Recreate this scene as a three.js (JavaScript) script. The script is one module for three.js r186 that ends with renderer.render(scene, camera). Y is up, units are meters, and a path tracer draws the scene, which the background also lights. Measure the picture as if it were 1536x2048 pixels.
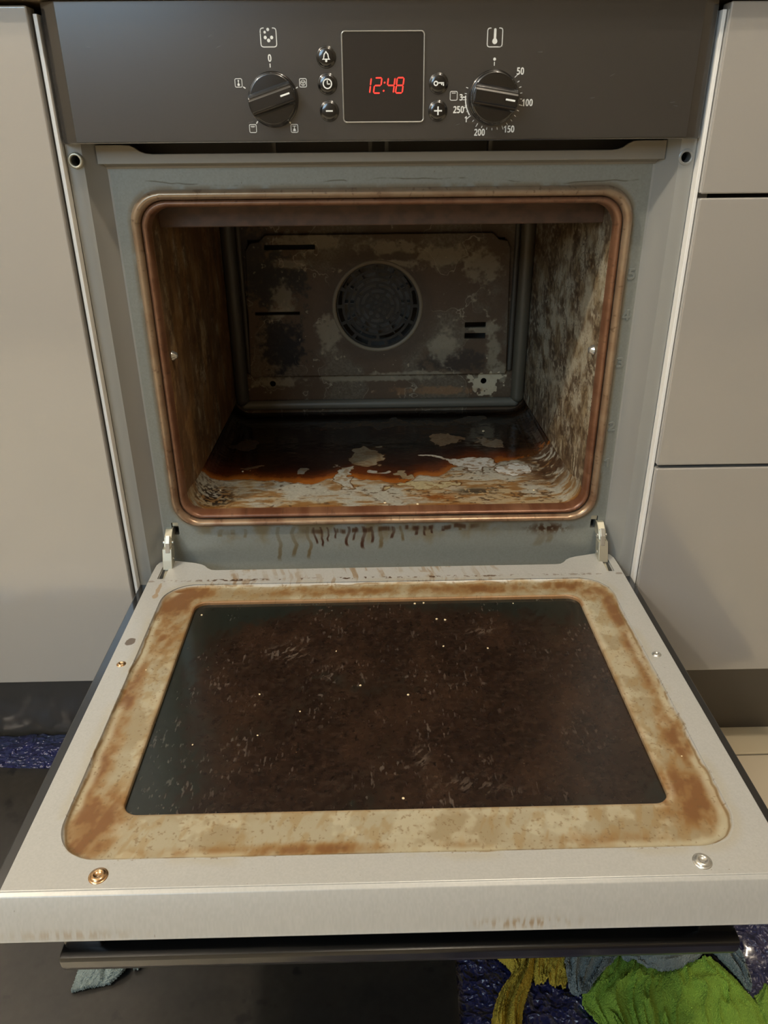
import * as THREE from 'three';
import { RoundedBoxGeometry } from 'three/addons/geometries/RoundedBoxGeometry.js';
import { mergeGeometries, toCreasedNormals } from 'three/addons/utils/BufferGeometryUtils.js';
import { RectAreaLightUniformsLib } from 'three/addons/lights/RectAreaLightUniformsLib.js';
import { Brush, Evaluator, SUBTRACTION } from 'three-bvh-csg';
import { FontLoader } from 'three/addons/loaders/FontLoader.js';
import { TextGeometry } from 'three/addons/geometries/TextGeometry.js';

// ------------------------------------------------------------ camera, sky, exposure
const scene = new THREE.Scene();
const camera = new THREE.PerspectiveCamera(2 * Math.atan(1024 / 1545.1) * 180 / Math.PI, 0.75, 0.02, 50);
camera.position.set(-0.016, 0.7809, 0.8134);
camera.rotation.order = 'YXZ';
camera.rotation.set(-0.4614, -0.0171, -0.0089);
scene.background = new THREE.Color(0.62, 0.78, 1.0);          // overcast sky outside the kitchen window
const renderer = new THREE.WebGLRenderer({ antialias: true });
renderer.toneMapping = THREE.LinearToneMapping;
renderer.toneMappingExposure = 0.56;
renderer.shadowMap.enabled = true;
RectAreaLightUniformsLib.init();
// daylight entering through the window behind the photographer, on the left
const WIN = { x: -1.25, y: 1.78, w: 1.2, h: 1.0, z: 2.4 };
const daylight = new THREE.RectAreaLight(new THREE.Color(0.52, 0.77, 1.0), 14, WIN.w, WIN.h);
daylight.position.set(WIN.x, WIN.y, WIN.z - 0.02);
daylight.lookAt(WIN.x, WIN.y, 0);
daylight.name = 'window_daylight';
scene.add(daylight);
const LAMPS = [[-1.5, 0.95, 15.5], [0.42, 0.64, 5.6]], LAMP_COLOR = new THREE.Color(1.0, 0.87, 0.70);   // two ceiling lamps: x, z, candela

// ------------------------------------------------------------ helpers
const taken = {};
function numbered(n) { if (!(n in taken)) { taken[n] = 0; return n; } taken[n]++; return n + '_' + String(taken[n]).padStart(3, '0'); }
function shade(o) { o.castShadow = true; o.receiveShadow = true; return o; }
function mesh(name, geo, mat, parent) { const m = shade(new THREE.Mesh(geo, mat)); m.name = parent ? name : numbered(name); (parent || scene).add(m); return m; }
function tag(o, label, category, group) { o.userData.label = label; o.userData.category = category; if (group) o.userData.group = group; return o; }
function thing(name, label, category, pos = [0, 0, 0], group) { const g = new THREE.Group(); g.name = numbered(name); g.position.set(...pos); scene.add(g); return tag(g, label, category, group); }
function structure(o) { o.userData.kind = 'structure'; return o; }
const V2 = (x, y) => new THREE.Vector2(x, y), V3 = (x, y, z) => new THREE.Vector3(x, y, z);
const rbox = (w, h, d, r, x = 0, y = 0, z = 0, seg = 2) => new RoundedBoxGeometry(w, h, d, seg, r).translate(x, y, z);
const box = (w, h, d, x = 0, y = 0, z = 0) => new THREE.BoxGeometry(w, h, d).translate(x, y, z);
const cyl = (r1, r2, h, n = 32) => new THREE.CylinderGeometry(r1, r2, h, n);
function merge(list) { return mergeGeometries(list.map(g => { g = g.index ? g.toNonIndexed() : g; for (const k of Object.keys(g.attributes)) if (!['position', 'normal', 'uv'].includes(k)) g.deleteAttribute(k); return g; })); }
// planar texture coordinates from two position axes
function planar(g, a, b, a0, a1, b0, b1) {
  const p = g.attributes.position, uv = new Float32Array(p.count * 2), get = (i, k) => k === 0 ? p.getX(i) : k === 1 ? p.getY(i) : p.getZ(i);
  for (let i = 0; i < p.count; i++) { uv[2 * i] = (get(i, a) - a0) / (a1 - a0); uv[2 * i + 1] = (get(i, b) - b0) / (b1 - b0); }
  g.setAttribute('uv', new THREE.BufferAttribute(uv, 2)); return g;
}
// rounded rectangle as a closed list of points, always the same count for a given n
function rrect(cx, cy, hw, hh, r, n = 10) {
  const out = [];
  for (const [sx, sy, a0] of [[1, 1, 0], [-1, 1, Math.PI / 2], [-1, -1, Math.PI], [1, -1, 1.5 * Math.PI]])
    for (let i = 0; i <= n; i++) { const a = a0 + i / n * Math.PI / 2; out.push(V2(cx + sx * (hw - r) + r * Math.cos(a), cy + sy * (hh - r) + r * Math.sin(a))); }
  return out;
}
// skin between rings of points; rings: [{pts:[Vector2], d}] , place(x, y, d) -> Vector3
function loft(rings, place, flip = false) {
  const n = rings[0].pts.length, pos = [], idx = [];
  rings.forEach(R => { for (let i = 0; i <= n; i++) { const q = R.pts[i % n], v = place(q.x, q.y, R.d); pos.push(v.x, v.y, v.z); } });
  for (let k = 0; k + 1 < rings.length; k++) for (let i = 0; i < n; i++) {
    const a = k * (n + 1) + i, b = a + 1, c = a + n + 1, d = c + 1;
    flip ? idx.push(a, b, c, b, d, c) : idx.push(a, c, b, b, c, d);
  }
  const g = new THREE.BufferGeometry();
  g.setAttribute('position', new THREE.Float32BufferAttribute(pos, 3)); g.setIndex(idx);
  g.setAttribute('uv', new THREE.Float32BufferAttribute(new Float32Array(pos.length / 3 * 2), 2));
  g.computeVertexNormals();
  // close the seam in the normals
  const N = g.attributes.normal;
  rings.forEach((R, k) => { const a = k * (n + 1), b = a + n, v = V3(N.getX(a) + N.getX(b), N.getY(a) + N.getY(b), N.getZ(a) + N.getZ(b)).normalize(); N.setXYZ(a, v.x, v.y, v.z); N.setXYZ(b, v.x, v.y, v.z); });
  return g;
}
function shapeFrom(pts, holes = []) { const s = new THREE.Shape(pts); holes.forEach(h => s.holes.push(new THREE.Path(h))); return s; }
const extrude = (shape, depth, bevel = 0, seg = 12) => new THREE.ExtrudeGeometry(shape, { depth, bevelEnabled: bevel > 0, bevelThickness: bevel, bevelSize: bevel, bevelOffset: -bevel, bevelSegments: 2, curveSegments: seg });
// a cross-section given as (z, y) swept along x
function alongX(zy, x0, x1, bevel = 0) { const g = extrude(new THREE.Shape(zy.map(([z, y]) => V2(-z, y))), x1 - x0, bevel); g.rotateY(Math.PI / 2); g.translate(x0, 0, 0); return g; }
// a cross-section given as (x, z) swept along y
function alongY(xz, y0, y1, bevel = 0) { const g = extrude(new THREE.Shape(xz.map(([x, z]) => V2(x, -z))), y1 - y0, bevel); g.rotateX(-Math.PI / 2); g.translate(0, y0, 0); return g; }
function circlePts(cx, cy, r, n = 32) { return Array.from({ length: n }, (_, i) => V2(cx + r * Math.cos(i / n * 2 * Math.PI), cy + r * Math.sin(i / n * 2 * Math.PI))); }
function arcSlot(cx, cy, r0, r1, a0, a1, n = 8) {
  const o = [];
  for (let i = 0; i <= n; i++) { const a = a0 + (a1 - a0) * i / n; o.push(V2(cx + r1 * Math.cos(a), cy + r1 * Math.sin(a))); }
  for (let i = n; i >= 0; i--) { const a = a0 + (a1 - a0) * i / n; o.push(V2(cx + r0 * Math.cos(a), cy + r0 * Math.sin(a))); }
  return o;
}
// ---- noise
function rng(seed) { let s = seed >>> 0; return () => { s = (s + 0x6D2B79F5) >>> 0; let t = s; t = Math.imul(t ^ (t >>> 15), t | 1); t ^= t + Math.imul(t ^ (t >>> 7), t | 61); return ((t ^ (t >>> 14)) >>> 0) / 4294967296; }; }
const PERM = (() => { const r = rng(77), a = new Float32Array(65536); for (let i = 0; i < 65536; i++) a[i] = r(); return a; })();
function vn(x, y) {
  const xi = Math.floor(x), yi = Math.floor(y); let u = x - xi, v = y - yi; u = u * u * (3 - 2 * u); v = v * v * (3 - 2 * v);
  const h = (i, j) => PERM[((i & 255) << 8 | (j & 255))];
  const a = h(xi, yi), b = h(xi + 1, yi), c = h(xi, yi + 1), d = h(xi + 1, yi + 1);
  return a + (b - a) * u + (c - a) * v + (a - b - c + d) * u * v;
}
function fbm(x, y, o = 4) { let s = 0, a = 0.5, t = 0; for (let i = 0; i < o; i++) { s += a * vn(x, y); t += a; a *= 0.5; x = x * 2.03 + 17.3; y = y * 2.03 + 9.1; } return s / t; }
const ss = (a, b, x) => { const t = Math.min(1, Math.max(0, (x - a) / (b - a))); return t * t * (3 - 2 * t); };
const mixc = (c, d, t) => { c[0] += (d[0] - c[0]) * t; c[1] += (d[1] - c[1]) * t; c[2] += (d[2] - c[2]) * t; };
const gauss = (x, y, cx, cy, rx, ry) => Math.exp(-((x - cx) ** 2 / (rx * rx) + (y - cy) ** 2 / (ry * ry)));
// signed distance to a rounded rectangle (negative inside)
function sdr(x, y, cx, cy, hw, hh, r) { const qx = Math.abs(x - cx) - hw + r, qy = Math.abs(y - cy) - hh + r; return Math.hypot(Math.max(qx, 0), Math.max(qy, 0)) + Math.min(Math.max(qx, qy), 0) - r; }
// colour (and optionally roughness) texture over a rectangle in metres; f(a, b, c) fills c = [r, g, b] in sRGB 0..255 and returns roughness 0..1
function paint(w, h, a0, a1, b0, b1, f, wantRough = false) {
  const d = new Uint8Array(w * h * 4), r = wantRough ? new Uint8Array(w * h * 4) : null, c = [0, 0, 0];
  for (let j = 0; j < h; j++) for (let i = 0; i < w; i++) {
    const q = f(a0 + (a1 - a0) * (i + 0.5) / w, b0 + (b1 - b0) * (j + 0.5) / h, c), k = (j * w + i) * 4;
    d[k] = Math.max(0, Math.min(255, c[0])); d[k + 1] = Math.max(0, Math.min(255, c[1])); d[k + 2] = Math.max(0, Math.min(255, c[2])); d[k + 3] = 255;
    if (r) { r[k] = r[k + 1] = r[k + 2] = Math.max(0, Math.min(255, (q ?? 0.5) * 255)); r[k + 3] = 255; }
  }
  const mk = (data, srgb) => { const t = new THREE.DataTexture(data, w, h, THREE.RGBAFormat); t.magFilter = THREE.LinearFilter; t.minFilter = THREE.LinearFilter; if (srgb) t.colorSpace = THREE.SRGBColorSpace; t.needsUpdate = true; return t; };
  const map = mk(d, true);
  return r ? { map, rough: mk(r, false) } : { map };
}
function bumpTex(w, f, rep = 1) {
  const d = new Uint8Array(w * w * 4);
  for (let j = 0; j < w; j++) for (let i = 0; i < w; i++) { const q = Math.max(0, Math.min(255, f(i / w, j / w) * 255)), k = (j * w + i) * 4; d[k] = d[k + 1] = d[k + 2] = q; d[k + 3] = 255; }
  const t = new THREE.DataTexture(d, w, w, THREE.RGBAFormat); t.magFilter = t.minFilter = THREE.LinearFilter; t.wrapS = t.wrapT = THREE.RepeatWrapping; t.repeat.set(rep, rep); t.needsUpdate = true; return t;
}
const std = (hex, roughness = 0.5, o = {}) => new THREE.MeshStandardMaterial({ color: hex, roughness, ...o });
const phys = (hex, roughness = 0.5, o = {}) => new THREE.MeshPhysicalMaterial({ color: hex, roughness, ...o });

// ------------------------------------------------------------ materials
const M = {
  lacquer: phys(0xa29e97, 0.14, { ior: 1.75, clearcoat: 1, clearcoatRoughness: 0.08 }),
  melamine: std(0xf0eee8, 0.45),
  carcassDark: std(0x3a3733, 0.8),
  plinth: phys(0x474139, 0.4, { clearcoat: 0.5, clearcoatRoughness: 0.2 }),
  worktop: std(0xc9b596, 0.5),
  steel: std(0x9c9d99, 0.36, { metalness: 0.3 }),
  steelBright: std(0xd6d6d0, 0.22, { metalness: 0.8 }),
  zinc: std(0xc4c0ae, 0.38, { metalness: 0.7 }),
  screw: std(0xd9b48a, 0.2, { metalness: 0.95 }),  // warm reflected light put into the metal colour, for the left door screws
  sheet: std(0x77756f, 0.5, { metalness: 0.3 }),
  glassBlack: phys(0x0e0e0e, 0.3, { clearcoat: 1, clearcoatRoughness: 0.06 }),
  panelEnd: phys(0x242322, 0.2, { ior: 1.8, clearcoat: 1, clearcoatRoughness: 0.05 }),
  knob: phys(0x0a0a0b, 0.25, { clearcoat: 1, clearcoatRoughness: 0.08 }),
  handle: phys(0x070707, 0.35, { clearcoat: 0.35, clearcoatRoughness: 0.12 }),
  print: std(0xe9ebe6, 0.6),
  wall: std(0x958b7b, 0.9),
  ceiling: std(0xd6d2ca, 0.9),
  frameWhite: std(0xf4f4f2, 0.4),
};

// ------------------------------------------------------------ the room
const R = { x0: -2.1, x1: 2.1, z0: -0.62, z1: 2.4, h: 2.5 };
{ // floor of cream tiles with recessed grout
  const f = new THREE.Group(); f.name = 'floor'; structure(f); scene.add(f);
  f.userData.label = 'cream ceramic tile floor'; 
  mesh('grout_bed', box(R.x1 - R.x0 + 0.2, 0.1, R.z1 - R.z0 + 0.2, 0, -0.0525, (R.z0 + R.z1) / 2), std(0x6d665a, 0.95), f);
  const tg = rbox(0.297, 0.012, 0.297, 0.0015), mats = [0xd9cdb2, 0xd5c8ab, 0xdccfb6].map(h => phys(h, 0.32, { clearcoat: 0.3, clearcoatRoughness: 0.2 }));
  let k = 0;
  for (let x = 0.2427 - 0.3 * 8; x < R.x1 - 0.1; x += 0.3) for (let z = -0.1365 - 0.3; z < R.z1 - 0.05; z += 0.3) {
    const t = mesh('tile', tg, mats[(k++ * 7) % 3], f); t.position.set(x, -0.006, z + 0.0015);
  }
}
{
  const T = 0.1, W = R.x1 - R.x0, D = R.z1 - R.z0, cz = (R.z0 + R.z1) / 2;
  const c = structure(mesh('ceiling', box(W + 2 * T, T, D + 2 * T, 0, R.h + T / 2, cz), M.ceiling));
  structure(mesh('wall_back', box(W + 2 * T, R.h, T, 0, R.h / 2, R.z0 - T / 2), M.wall));
  structure(mesh('wall_left', box(T, R.h, D, R.x0 - T / 2, R.h / 2, cz), M.wall));
  structure(mesh('wall_right', box(T, R.h, D, R.x1 + T / 2, R.h / 2, cz), M.wall));
  const hole = [V2(WIN.x - WIN.w / 2, WIN.y - WIN.h / 2), V2(WIN.x - WIN.w / 2, WIN.y + WIN.h / 2), V2(WIN.x + WIN.w / 2, WIN.y + WIN.h / 2), V2(WIN.x + WIN.w / 2, WIN.y - WIN.h / 2)];
  const wf = extrude(shapeFrom([V2(R.x0 - T, 0), V2(R.x1 + T, 0), V2(R.x1 + T, R.h), V2(R.x0 - T, R.h)], [hole]), T); wf.translate(0, 0, R.z1);
  structure(mesh('wall_front', wf, M.wall));
  const w = new THREE.Group(); w.name = 'window_1'; structure(w); scene.add(w);
  const z = R.z1 + 0.06, fw = 0.05;
  for (const s of [-1, 1]) { mesh('window_frame', box(fw, WIN.h, 0.05, WIN.x + s * (WIN.w / 2 - fw / 2), WIN.y, z), M.frameWhite, w); mesh('window_frame', box(WIN.w - 2 * fw, fw, 0.05, WIN.x, WIN.y + s * (WIN.h / 2 - fw / 2), z), M.frameWhite, w); }
  mesh('window_frame', box(fw, WIN.h - 2 * fw, 0.05, WIN.x, WIN.y, z), M.frameWhite, w);
  for (const s of [-1, 1]) mesh('pane', box(WIN.w / 2 - 1.5 * fw, WIN.h - 2 * fw, 0.006, WIN.x + s * (WIN.w / 4 - fw / 4), WIN.y, z), new THREE.MeshPhysicalMaterial({ color: 0xffffff, roughness: 0, transmission: 1, thickness: 0 }), w);
}
LAMPS.forEach(([lx, lz, power], i) => { // flush ceiling lamps
  const l = thing('ceiling_lamp', i ? 'round white glass ceiling lamp above the oven' : 'round white glass ceiling lamp nearer the left wall', 'lamp', [lx, R.h, lz], 'ceiling lamps');
  mesh('base', new THREE.LatheGeometry([V2(0, 0), V2(0.15, 0), V2(0.15, -0.015), V2(0.14, -0.02), V2(0, -0.02)], 40), M.frameWhite, l);
  mesh('shade', new THREE.LatheGeometry([V2(0.135, -0.02), V2(0.13, -0.045), V2(0.10, -0.075), V2(0.05, -0.092), V2(0.0005, -0.097)], 40), new THREE.MeshStandardMaterial({ color: 0xfff4e2, emissive: LAMP_COLOR, emissiveIntensity: 6, roughness: 0.4 }), l);
  const p = new THREE.PointLight(LAMP_COLOR, power, 0, 2); p.position.set(0, -0.15, 0); p.castShadow = true; p.shadow.radius = 2.5; p.name = 'lamp_light'; l.add(p);
});

// ------------------------------------------------------------ kitchen units
const ZC = 0.0213;                       // front plane of the lacquered fronts
{
  const L = thing('base_cabinet', 'tall-fronted pale grey gloss cabinet with a single door, left of the oven', 'cabinet', [-0.605, 0.153, 0]);
  mesh('carcass', merge([box(0.0155, 0.72, 0.56, 0.29375, 0.36, -0.28), box(0.0155, 0.72, 0.56, -0.29375, 0.36, -0.28), box(0.573, 0.018, 0.56, 0, 0.009, -0.28), box(0.573, 0.018, 0.56, 0, 0.711, -0.28), box(0.573, 0.684, 0.008, 0, 0.36, -0.555)]), M.melamine, L);
  mesh('door', rbox(0.596, 0.7245, 0.019, 0.0018, 0.0015, 0.36225, ZC - 0.0095, 3), M.lacquer, L);
  mesh('edge_strip', rbox(0.0036, 0.718, 0.016, 0.0006, 0.3033, 0.36, 0.007), M.melamine, L);
  const D = thing('drawer_unit', 'grey gloss drawer unit with three handleless fronts, right of the oven', 'cabinet', [0.605, 0.153, 0]);
  mesh('carcass', merge([box(0.0155, 0.72, 0.56, 0.29375, 0.36, -0.28), box(0.0155, 0.72, 0.56, -0.29375, 0.36, -0.28), box(0.573, 0.018, 0.56, 0, 0.009, -0.28), box(0.573, 0.018, 0.56, 0, 0.711, -0.28), box(0.573, 0.684, 0.008, 0, 0.36, -0.555)]), M.melamine, D);
  mesh('edge_strip', rbox(0.0036, 0.718, 0.016, 0.0006, -0.3033, 0.36, 0.007), M.melamine, D);
  mesh('rail', merge([box(0.573, 0.06, 0.02, 0, 0.567, -0.012), box(0.573, 0.05, 0.02, 0, 0.284, -0.012)]), M.carcassDark, D);
  for (const [y0, y1] of [[0.7217, 0.8775], [0.4392, 0.7180], [0.1512, 0.4355]])
    mesh('drawer_front', rbox(0.596, y1 - y0, 0.019, 0.0018, -0.003, (y0 + y1) / 2 - 0.153, ZC - 0.0095, 3), M.lacquer, D);
  const O = thing('oven_housing', 'dark cabinet base below the oven with a grey filler front', 'cabinet', [0, 0.153, 0]);
  mesh('base_board', box(0.6, 0.018, 0.55, 0, 0.009, -0.28), M.melamine, O);
  mesh('filler_front', rbox(0.594, 0.096, 0.019, 0.0018, 0, 0.048, ZC - 0.012), M.lacquer, O);
  mesh('shelf', box(0.6, 0.016, 0.55, 0, 0.104, -0.285), M.melamine, O);
  tag(mesh('plinth', box(0.602, 0.148, 0.016, -0.605, 0.0745, -0.058), M.plinth), 'dark grey-brown plinth board under the left cabinet', 'plinth', 'plinth boards');
  tag(mesh('plinth', box(0.602, 0.148, 0.016, 0.605, 0.0745, -0.046), M.plinth), 'dark grey-brown plinth board under the drawer unit', 'plinth', 'plinth boards');
  tag(mesh('plinth', box(0.6, 0.148, 0.016, 0, 0.0745, -0.058), M.plinth), 'dark plinth board below the oven', 'plinth', 'plinth boards');
  tag(mesh('worktop', rbox(2.4, 0.036, 0.650, 0.002, 0, 0.9000, -0.292), M.worktop), 'beige worktop running above the oven and cabinets', 'worktop');
}

// ------------------------------------------------------------ the oven
const oven = thing('oven', 'dirty built-in oven with black control panel and its door wide open', 'oven', [0, 0.265, -0.02]);
const OV = oven.position;
function part(name, geo, mat, parent = oven) { const g = geo; if (parent === oven) g.translate(-OV.x, -OV.y, -OV.z); return mesh(name, g, mat, parent); }
function partGroup(name) { const g = new THREE.Group(); g.name = name; g.position.set(-OV.x, -OV.y, -OV.z); oven.add(g); return g; }

// outer body (box behind the front), open towards the cavity
{
  const g = merge([box(0.002, 0.59, 0.53, -0.284, 0.565, -0.29), box(0.002, 0.59, 0.53, 0.284, 0.565, -0.29), box(0.57, 0.002, 0.53, 0, 0.272, -0.29), box(0.57, 0.002, 0.53, 0, 0.859, -0.29), box(0.57, 0.59, 0.002, 0, 0.565, -0.555)]);
  part('casing', g, M.carcassDark);
}
// front frame: recessed face with drips under the mouth
const DRIPS = [[-0.2, 0.010, 0.003, 0.4], [-0.185, 0.007, 0.003, 0.4], [-0.172, 0.012, 0.002, 0.4], [-0.13, 0.045, 0.0024, 0.5], [-0.112, 0.04, 0.0026, 0.55], [-0.094, 0.043, 0.0022, 0.6], [-0.086, 0.022, 0.0014, 0.85], [-0.078, 0.026, 0.0014, 0.9], [-0.071, 0.019, 0.0012, 0.85], [-0.062, 0.015, 0.0012, 0.8], [-0.046, 0.026, 0.0018, 0.9], [-0.038, 0.018, 0.0014, 0.8], [-0.027, 0.03, 0.0022, 0.85], [-0.016, 0.022, 0.0018, 0.85], [-0.006, 0.03, 0.0026, 0.6], [0.008, 0.016, 0.002, 0.8], [0.02, 0.02, 0.0018, 0.6], [0.036, 0.012, 0.002, 0.8], [0.048, 0.013, 0.0014, 0.8], [0.056, 0.010, 0.0014, 0.8], [0.07, 0.007, 0.002, 0.7], [0.09, 0.006, 0.002, 0.6], [0.19, 0.03, 0.006, 0.25], [0.2, 0.026, 0.004, 0.3]];
const recessTex = paint(1200, 1100, -0.275, 0.275, 0.262, 0.765, (x, y, c) => {
  const d = sdr(x, y, 0, 0.540, 0.2545, 0.188, 0.032);          // distance from the gasket
  c[0] = 138; c[1] = 141; c[2] = 134; if (d < -0.005) return;
  const n = fbm(x * 60, y * 60, 4), n2 = vn(x * 700, y * 700), g = (n2 - 0.5) * 8; c[0] += g; c[1] += g; c[2] += g;
  // burnt edge line and film hugging the seal
  mixc(c, [112, 88, 58], 0.5 * ss(0.005, 0.0, d) * ss(0.32, 0.62, n + 0.12));
  // scribble line above the top seal
  const ly = 0.7335 + 0.003 * Math.sin(x * 21 + 1) + 0.004 * (fbm(x * 40, 3, 3) - 0.5);
  mixc(c, [70, 60, 44], 0.6 * ss(0.0008, 0.0001, Math.abs(y - ly)) * ss(0.5, 0.7, fbm(x * 40 + 5, 8, 4)));
  // film and drips below the mouth
  if (y < 0.356) {
    const film = ss(0.322, 0.350, y + (fbm(x * 90, 2.7, 3) - 0.5) * 0.03) * ss(-0.236, -0.215, x) * (1 - ss(0.10, 0.215, x + (n - 0.5) * 0.06));
    mixc(c, [118, 92, 48], 0.55 * film * ss(0.3, 0.7, n));
    mixc(c, [70, 38, 14], 0.8 * ss(0.0045, 0.001, Math.abs(y - (0.3435 + 0.004 * (fbm(x * 80, 5, 2) - 0.5) + 0.002 * Math.sin(x * 14)))) * ss(-0.12, -0.06, x) * ss(0.13, 0.09, x) * ss(0.38, 0.6, fbm(x * 160, 11, 3)));
    for (const [dx, len, w, k] of DRIPS) {
      const cx = dx + 0.0016 * Math.sin(y * 190 + dx * 700) + (fbm(y * 120, dx * 90, 2) - 0.5) * 0.004, t = (0.346 - y) / len;
      if (t > -0.05 && t < 1.05) mixc(c, k > 0.6 ? [58, 26, 10] : [96, 68, 28], k * ss(w * 1.3, w * 0.5, Math.abs(x - cx)) * ss(1.05, 0.85, t) * (0.55 + 0.45 * ss(0.3, 0.8, t)));
    }
    const r = gauss(x, y, 0.198, 0.341, 0.02, 0.006); mixc(c, [70, 44, 22], Math.min(1, r * 1.2) * ss(0.35, 0.6, fbm(x * 220, y * 220, 3)));
  }
  const sp = vn(x * 900, y * 900); if (sp > 0.985) mixc(c, [80, 60, 40], 0.6);
}, false);
const sm = tex => new THREE.MeshStandardMaterial({ map: tex.map, roughness: 0.38, metalness: 0.25 });
{
  const frame = partGroup('front_frame');
  const jamb = s => alongY([[0.2990, 0.005], [0.2862, 0.005], [0.2842, 0.0042], [0.2832, 0.0025], [0.2716, -0.0180], [0.2700, -0.0197], [0.2680, -0.0200], [0.2680, -0.0215], [0.2712, -0.0214], [0.2830, -0.0005], [0.2846, 0.0022], [0.2990, 0.0030]].map(([x, z]) => [s * x, z]), 0.262, 0.7695);
  const csg = new Evaluator(); csg.attributes = ['position', 'normal', 'uv'];
  for (const k of [1, -1]) {
    const drill = new THREE.CylinderGeometry(0.0047, 0.0047, 0.02, 28); drill.rotateX(Math.PI / 2); drill.translate(k * 0.2905, k < 0 ? 0.7555 : 0.7535, 0.004);
    const A = new Brush(toCreasedNormals(jamb(k), 0.6)), B = new Brush(drill); A.updateMatrixWorld(); B.updateMatrixWorld();
    const cut = csg.evaluate(A, B, SUBTRACTION).geometry; cut.clearGroups(); mesh('side_flange', cut, M.steel, frame);
  }
  const face = extrude(shapeFrom([V2(-0.2695, 0.262), V2(0.2695, 0.262), V2(0.2695, 0.752), V2(-0.2695, 0.752)], [rrect(0, 0.540, 0.2520, 0.1855, 0.030), ...[-1, 1].map(s => rrect(s * 0.2545, 0.3485, 0.0042, 0.0085, 0.0015, 3))]), 0.0015);
  face.translate(0, 0, -0.0215); planar(face, 0, 1, -0.275, 0.275, 0.262, 0.765);
  mesh('recessed_face', face, sm(recessTex), frame);
  const og = [V2(-0.2752, 0.7515), V2(0.2752, 0.7515), V2(0.2752, 0.7685), V2(0.250, 0.7685), V2(0.243, 0.768), V2(0.238, 0.766), V2(0.233, 0.7625), V2(0.228, 0.7608), V2(0.222, 0.7602)];
  const ogee = extrude(shapeFrom([...og, ...og.slice(2).reverse().map(v => V2(-v.x, v.y))]), 0.0016, 0.0006); ogee.translate(0, 0, -0.0110);
  mesh('top_lip', merge([ogee, alongX([[-0.0206, 0.7470], [-0.0195, 0.7470], [-0.0185, 0.7490], [-0.0098, 0.7522], [-0.0098, 0.7540], [-0.0195, 0.7506]], -0.2705, 0.2705)]), std(0x8b867b, 0.42, { metalness: 0.25 }), frame);  // browner than the flanges: shade under the control panel put into the colour
  mesh('vent_channel', merge([box(0.536, 0.055, 0.0015, 0, 0.782, -0.058), box(0.536, 0.0015, 0.043, 0, 0.7555, -0.036), box(0.536, 0.0015, 0.046, 0, 0.8095, -0.036), ...[-1, 1].map(k => box(0.0015, 0.055, 0.046, k * 0.268, 0.782, -0.036))]), M.sheet, frame);
  for (const x of [-0.106, -0.012, 0.004, 0.106]) mesh('vent_rib', box(0.0035, 0.040, 0.012, x, 0.7765, -0.030), M.sheet, frame);
  // mounting holes in the flanges
  for (const s of [-1, 1]) {
    const h = partGroup('mounting_hole');
    const pr = s < 0 ? [V2(0.0045, 0), V2(0.0045, 0.0028), V2(0.0056, 0.0034), V2(0.0070, 0.0026), V2(0.0074, 0)] : [V2(0.0046, 0), V2(0.0048, 0.0006), V2(0.0060, 0.0010), V2(0.0072, 0.0004), V2(0.0074, 0)];
    const ring = new THREE.LatheGeometry(pr, 36); ring.rotateX(Math.PI / 2); ring.translate(s * 0.2905, s < 0 ? 0.7555 : 0.7535, 0.005); mesh('grommet', ring, s < 0 ? M.zinc : M.steel, h);
    const hole = new THREE.CylinderGeometry(0.0046, 0.0046, 0.012, 28, 1, true); hole.rotateX(Math.PI / 2); hole.translate(s * 0.2905, s < 0 ? 0.7555 : 0.7535, -0.001); mesh('bore', hole, M.sheet, h);
  }
  // numbers pressed into the recessed face
  const font = await new FontLoader().loadAsync('fonts/droid/droid_sans_bold.typeface.json');
  [['5', 0.6412], ['4', 0.5985], ['3', 0.5464], ['2', 0.4714], ['1', 0.4266]].forEach(([t, y]) => {
    const g = new TextGeometry(t, { font, size: 0.011, depth: 0.0010, curveSegments: 5, bevelEnabled: true, bevelSize: 0.0003, bevelThickness: 0.0004, bevelSegments: 1 });
    g.translate(0.2566, y - 0.0055, -0.0204); mesh('shelf_number', g, std(0x8a8d86, 0.38, { metalness: 0.25 }), frame);
  });
}
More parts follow.
